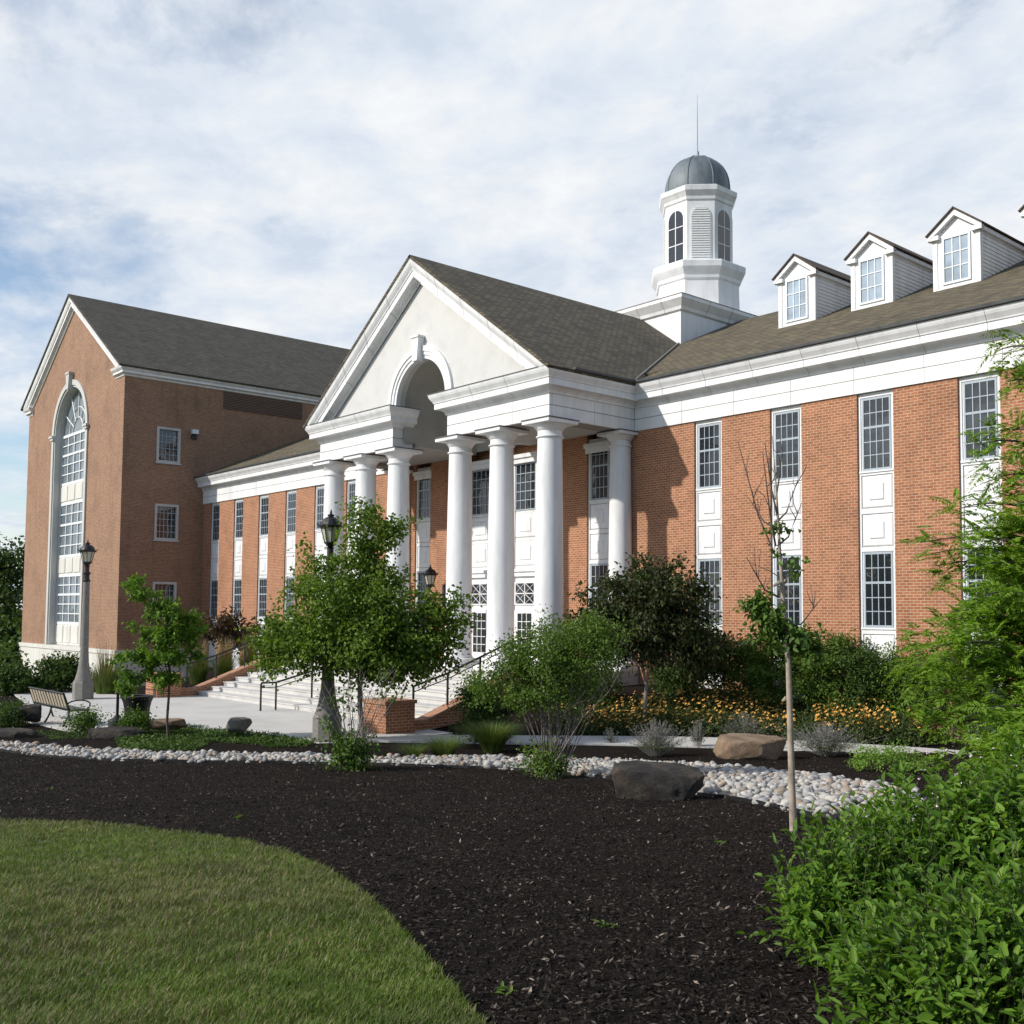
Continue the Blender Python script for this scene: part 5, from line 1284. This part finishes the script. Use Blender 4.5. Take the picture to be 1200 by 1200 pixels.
# leafy foreground shrubs ---------------------------------------------------------------
M['greenstem'] = plain('green_stem', (.055, .065, .028), .8, .25, 20)
def leafy(name, label, domes, nshoot, nl, L_, W_, mat, ln=(.16, .32), fill=.5):
    """domes of leafy shoots: (centre px, distance, half width m, half depth m, height m)"""
    reseed(label); P_, A_, N_, b = [], [], [], MB(); bases = []
    for (px, d, rx, ry, h, wt) in domes:
        c0 = at(px, 1000, d); base = g3(c0[0], c0[1]); bases.append(base)
        for k in range(int(nshoot*wt)):
            u = unit(rng.normal(size=3)); u[2] = abs(u[2])*1.0 if rng.random() < .85 else -abs(u[2])*.3
            rr = rng.uniform(.62, .98) if rng.random() < .75 else rng.uniform(.2, .7)
            s_ = base+np.array([0, 0, h*.22])+(_r0*u[0]*rx+_d0*u[1]*ry)*rr+np.array([0, 0, u[2]*h*.72*rr])
            o = unit(_r0*u[0]/rx+_d0*u[1]/ry+np.array([0, 0, u[2]/h+.0]))
            dr_ = unit(o*.55+np.array([0, 0, .75])+rng.normal(size=3)*.28); l_ = rng.uniform(*ln); e = s_+dr_*l_+np.array([0, 0, -.02])
            if s_[2] < T(s_[0], s_[1])+.02: continue
            low = s_-dr_*l_*.5; b.tube([low, s_, e], [.0035, .003, .0015], 3)
            ph = rng.uniform(0, 6.28); s1 = unit(np.cross(dr_, (.3, .5, .2))); s2 = np.cross(dr_, s1)
            for j in range(nl):
                q = (j+rng.random()*.5)/nl; c = s_-dr_*l_*.3+(e-s_+dr_*l_*.3)*q; ph += 2.4+rng.normal()*.3
                oo = s1*math.cos(ph)+s2*math.sin(ph); a = unit(oo*(1-.45*q)+dr_*(.35+.55*q)+np.array([0, 0, -.12])+rng.normal(size=3)*.12)
                P_.append(c); A_.append(a); N_.append(unit(dr_*.7+np.array([0, 0, .6])-oo*.2+rng.normal(size=3)*.2))
        for k in range(24): a_ = base+np.array([rng.normal()*.12, rng.normal()*.12, -.03]); u = unit(rng.normal(size=3)); b.tube(wobble(a_, base+_r0*u[0]*rx*.7+_d0*u[1]*ry*.7+np.array([0, 0, h*.7]), 4, .05), [.008, .006, .005, .003], 4)
    base = np.mean(bases, 0); t = thing(name, label, 'shrub', base)
    P_, A_, N_ = map(np.array, (P_, A_, N_)); m = len(P_)
    b.build('stems', 'greenstem', t)
    V, Fq = leaf_arrays(P_, A_, N_, L_*rng.uniform(.35, 1.3, m), W_*rng.uniform(.6, 1.2, m), fold=.16, curl=.2)
    np_mesh('foliage', V, Fq, mat, t); return t
leafy('leafy_shrub', 'leafy green shrub at the edge of the mulch, just below the pebble strip', [(1012, 5.3, .34, .34, .58, 1), (1068, 5.5, .36, .34, .70, 1)], 520, 12, .064, .029, 'leaf_lush', (.12, .40))
leafy('leafy_shrub', 'nearest and broadest leafy shrub, in the lower right corner', [(1085, 4.2, .27, .3, .36, .7), (1150, 4.0, .34, .34, .50, 1), (1215, 3.9, .34, .34, .62, 1)], 520, 12, .064, .029, 'leaf_lush', (.12, .38))
tf = leafy('flowering_shrub', 'broad-leaved shrub with tiny pale flowers under the feathery tree', [(1090, 5.9, .36, .34, .86, .9), (1175, 5.4, .40, .34, .98, 1.1), (1240, 5.2, .40, .34, 1.1, 1)], 330, 11, .07, .038, 'leaf_lush', (.12, .36))
n = 46; px = rng.uniform(1070, 1200, n); py = rng.uniform(870, 965, n); fp = np.array([at(a, b_, 5.4+rng.random()*.5) for a, b_ in zip(px, py)])
m = n*5; Pp = np.repeat(fp, 5, 0); V, Fq = leaf_arrays(Pp, rdir(m), rdir(m), np.full(m, .014), np.full(m, .011), kind=1); np_mesh('blossoms', V, Fq, 'whiteflower', tf)
# trees far behind the hall ----------------------------------------------------------------
for (x, yt, d, rx, mat, lab) in ((-8, 612, 105, 40, 'leaf_bg', 'tall dark tree far behind the left corner of the hall'), (-30, 660, 92, 42, 'leaf_bg', 'dark tree at the very left edge, beyond the hall'), (0, 708, 80, 26, 'leaf_dark', 'lighter bushy tree left of the hall, below the tall dark one'), (18, 745, 74, 18, 'leaf_dark', 'low bushy tree against the left corner of the hall'), (-4, 770, 66, 22, 'leaf_dark', 'lowest bush-like tree at the left edge, above the dark shrubs')):
    b0 = at(x, 800, d); base = g3(b0[0], b0[1]); top = at(x, yt+18, d); k = d/F_; h = top[2]-base[2]
    el = [(base+np.array([0, 0, h*.55]), np.array([rx*k, rx*k, h*.36]))]+[(base+np.array([rng.normal()*rx*k*.45, rng.normal()*rx*k*.45, h*rng.uniform(.4, .9)]), np.array([rx*k*.45, rx*k*.45, h*.14])) for q in range(7)]
    tree('background_tree', lab, 'tree', base, top, el, 150, 6500, .5, (.42, .30), mat, .22, 14, group='trees beyond the hall', kind=1)
# weeds -------------------------------------------------------------------------------------
for (x, y, lab) in ((60, 926, 'small weed in the mulch near the left edge, above the lawn'), (710, 1086, 'small weed sprig in the open mulch, below the dark boulder'), (595, 1163, 'flat weed near the lower edge, right of the lawn tip'), (843, 990, 'tiny weed in the mulch, left of the pale trunk'), (280, 960, 'tiny weed on the mulch just above the lawn edge')):
    b0 = hit(x, y); base = g3(b0[0], b0[1])+np.array([0, 0, .01]); m = 14; V, Fq = leaf_arrays(np.repeat(base[None], m, 0)+rng.normal(size=(m, 3))*np.array([.02, .02, .003]), unit(rdir(m)*np.array([1, 1, .3])+np.array([0, 0, .25])), np.tile([0, 0, 1.], (m, 1)), rng.uniform(.03, .07, m), rng.uniform(.012, .022, m))
    tag(np_mesh('weed', V, Fq, 'leaf_light', loc=base), lab, 'weed')
# mulch chips and lawn blades ------------------------------------------------------------------
def chips(n):
    u = rng.random(n); d = 3.4+21*u**1.25; a = rng.uniform(-.62, .56, n); lat = d*a
    X = d*_d0[0]+lat*_r0[0]; Y = d*_d0[1]+lat*_r0[1]
    k = ~inside(X, Y, lawn_poly) & ~inside(X, Y, bpoly); X, Y = X[k], Y[k]; m = len(X)
    P_ = np.stack([X, Y, T(X, Y)+rng.uniform(0, .018, m)], 1)
    A = unit(rdir(m)*np.array([1, 1, .45])); Ls = np.minimum(rng.gamma(1.5, .012, m)+.006, .05); Ws = Ls*rng.uniform(.2, .5, m)
    V, Fq = leaf_arrays(P_, A, unit(rdir(m)*.5+np.array([0, 0, 1.])), Ls, Ws, fold=.1, curl=0, kind=1)
    mm, nn, ll, bb = new_mat('mulch_chip'); g = nn.new('ShaderNodeNewGeometry')
    ll.new(ramp(nn, ll, g.outputs['Random Per Island'], [(0, (.008, .006, .005)), (.5, (.020, .015, .012)), (.76, (.036, .029, .024)), (.90, (.066, .053, .043)), (.975, (.14, .115, .093)), (1, (.32, .26, .2))]), bb.inputs['Base Color']); bb.inputs['Roughness'].default_value = .9; bb.inputs['Specular IOR Level'].default_value = .12
    tag(np_mesh('mulch_chips', V, Fq, mm, loc=P_[0]), kind='stuff')
chips(270000)
def lawn_blades(n):
    d = 3.2+11*rng.random(n)**1.9; a = rng.uniform(-.56, .02, n); lat = d*a
    X = d*_d0[0]+lat*_r0[0]+rng.normal(size=n)*.03; Y = d*_d0[1]+lat*_r0[1]+rng.normal(size=n)*.02
    k = inside(X, Y, lawn_poly); X, Y = X[k], Y[k]; m = len(X); d = d[k]
    P_ = np.stack([X, Y, T(X, Y)+.02], 1)
    az = rng.uniform(0, 6.28, m); o = np.stack([np.cos(az), np.sin(az), np.zeros(m)], 1); sd = np.stack([-np.sin(az), np.cos(az), np.zeros(m)], 1)
    patch = .5+.5*np.sin(X*1.3+.7)*np.cos(Y*1.1)+.25*np.sin(X*4.1)*np.sin(Y*3.7+1)
    H = rng.uniform(.022, .062, m)*(.8+.3*patch); Rr = H*rng.uniform(.2, 1.1, m); w = rng.uniform(.002, .0042, m)*(1+d*.09)
    rows = []
    for t in (0, .55):
        c = P_+o*(Rr*t**1.6)[:, None]+np.array([0, 0, 1.])*(H*(t-.2*t*t))[:, None]; ww = (w*(1-t*.4)*.5)[:, None]; rows += [c-sd*ww, c+sd*ww]
    rows.append(P_+o*Rr[:, None]+np.array([0, 0, 1.])*(H*.8)[:, None])
    V = np.stack(rows+[rows[-1]], 1).reshape(-1, 3); b = (np.arange(m)*6)[:, None]
    F1 = b+np.array([[0, 1, 3, 2]]); F2 = b+np.array([[2, 3, 5, 4]])
    dry = (rng.random(m) < (.12+.44*np.clip(patch, 0, 1)*np.clip(1.15-lat[k]*-.0-(lat[k]+3.)*.16, .2, 1))).astype(int)
    tag(np_mesh('lawn_grass', V, np.concatenate([F1, F2]), ['blade_lawn', 'blade_dry'], mi=np.concatenate([dry, dry]), loc=P_[0]), kind='stuff')
LM('blade_lawn', [(.075, .115, .016), (.105, .15, .022), (.135, .18, .032), (.165, .20, .048)], 0.34)
LM('blade_dry', [(.14, .13, .06), (.20, .175, .09), (.26, .22, .13)], .2)
lawn_blades(380000)

# a distant wood behind the photographer (it shows only as reflections in the glass)
n = 26000; k = rng.integers(0, 34, n); a0 = np.linspace(-75, 55, 34)+rng.normal(size=34)*1.2; hh = rng.uniform(9, 16, 34); yy = -58+rng.normal(size=34)*4
u = rdir(n)*(rng.random(n)**.45)[:, None]
P_ = np.stack([a0[k]+u[:, 0]*4.2, yy[k]+u[:, 1]*4.2, -1.5+hh[k]*.52+u[:, 2]*hh[k]*.5], 1)
V, Fq = leaf_arrays(P_, rdir(n), rdir(n), rng.uniform(.5, .9, n), rng.uniform(.4, .6, n), kind=1)
tag(np_mesh('far_wood', V, Fq, 'leaf_bg', loc=P_[0]), kind='stuff')
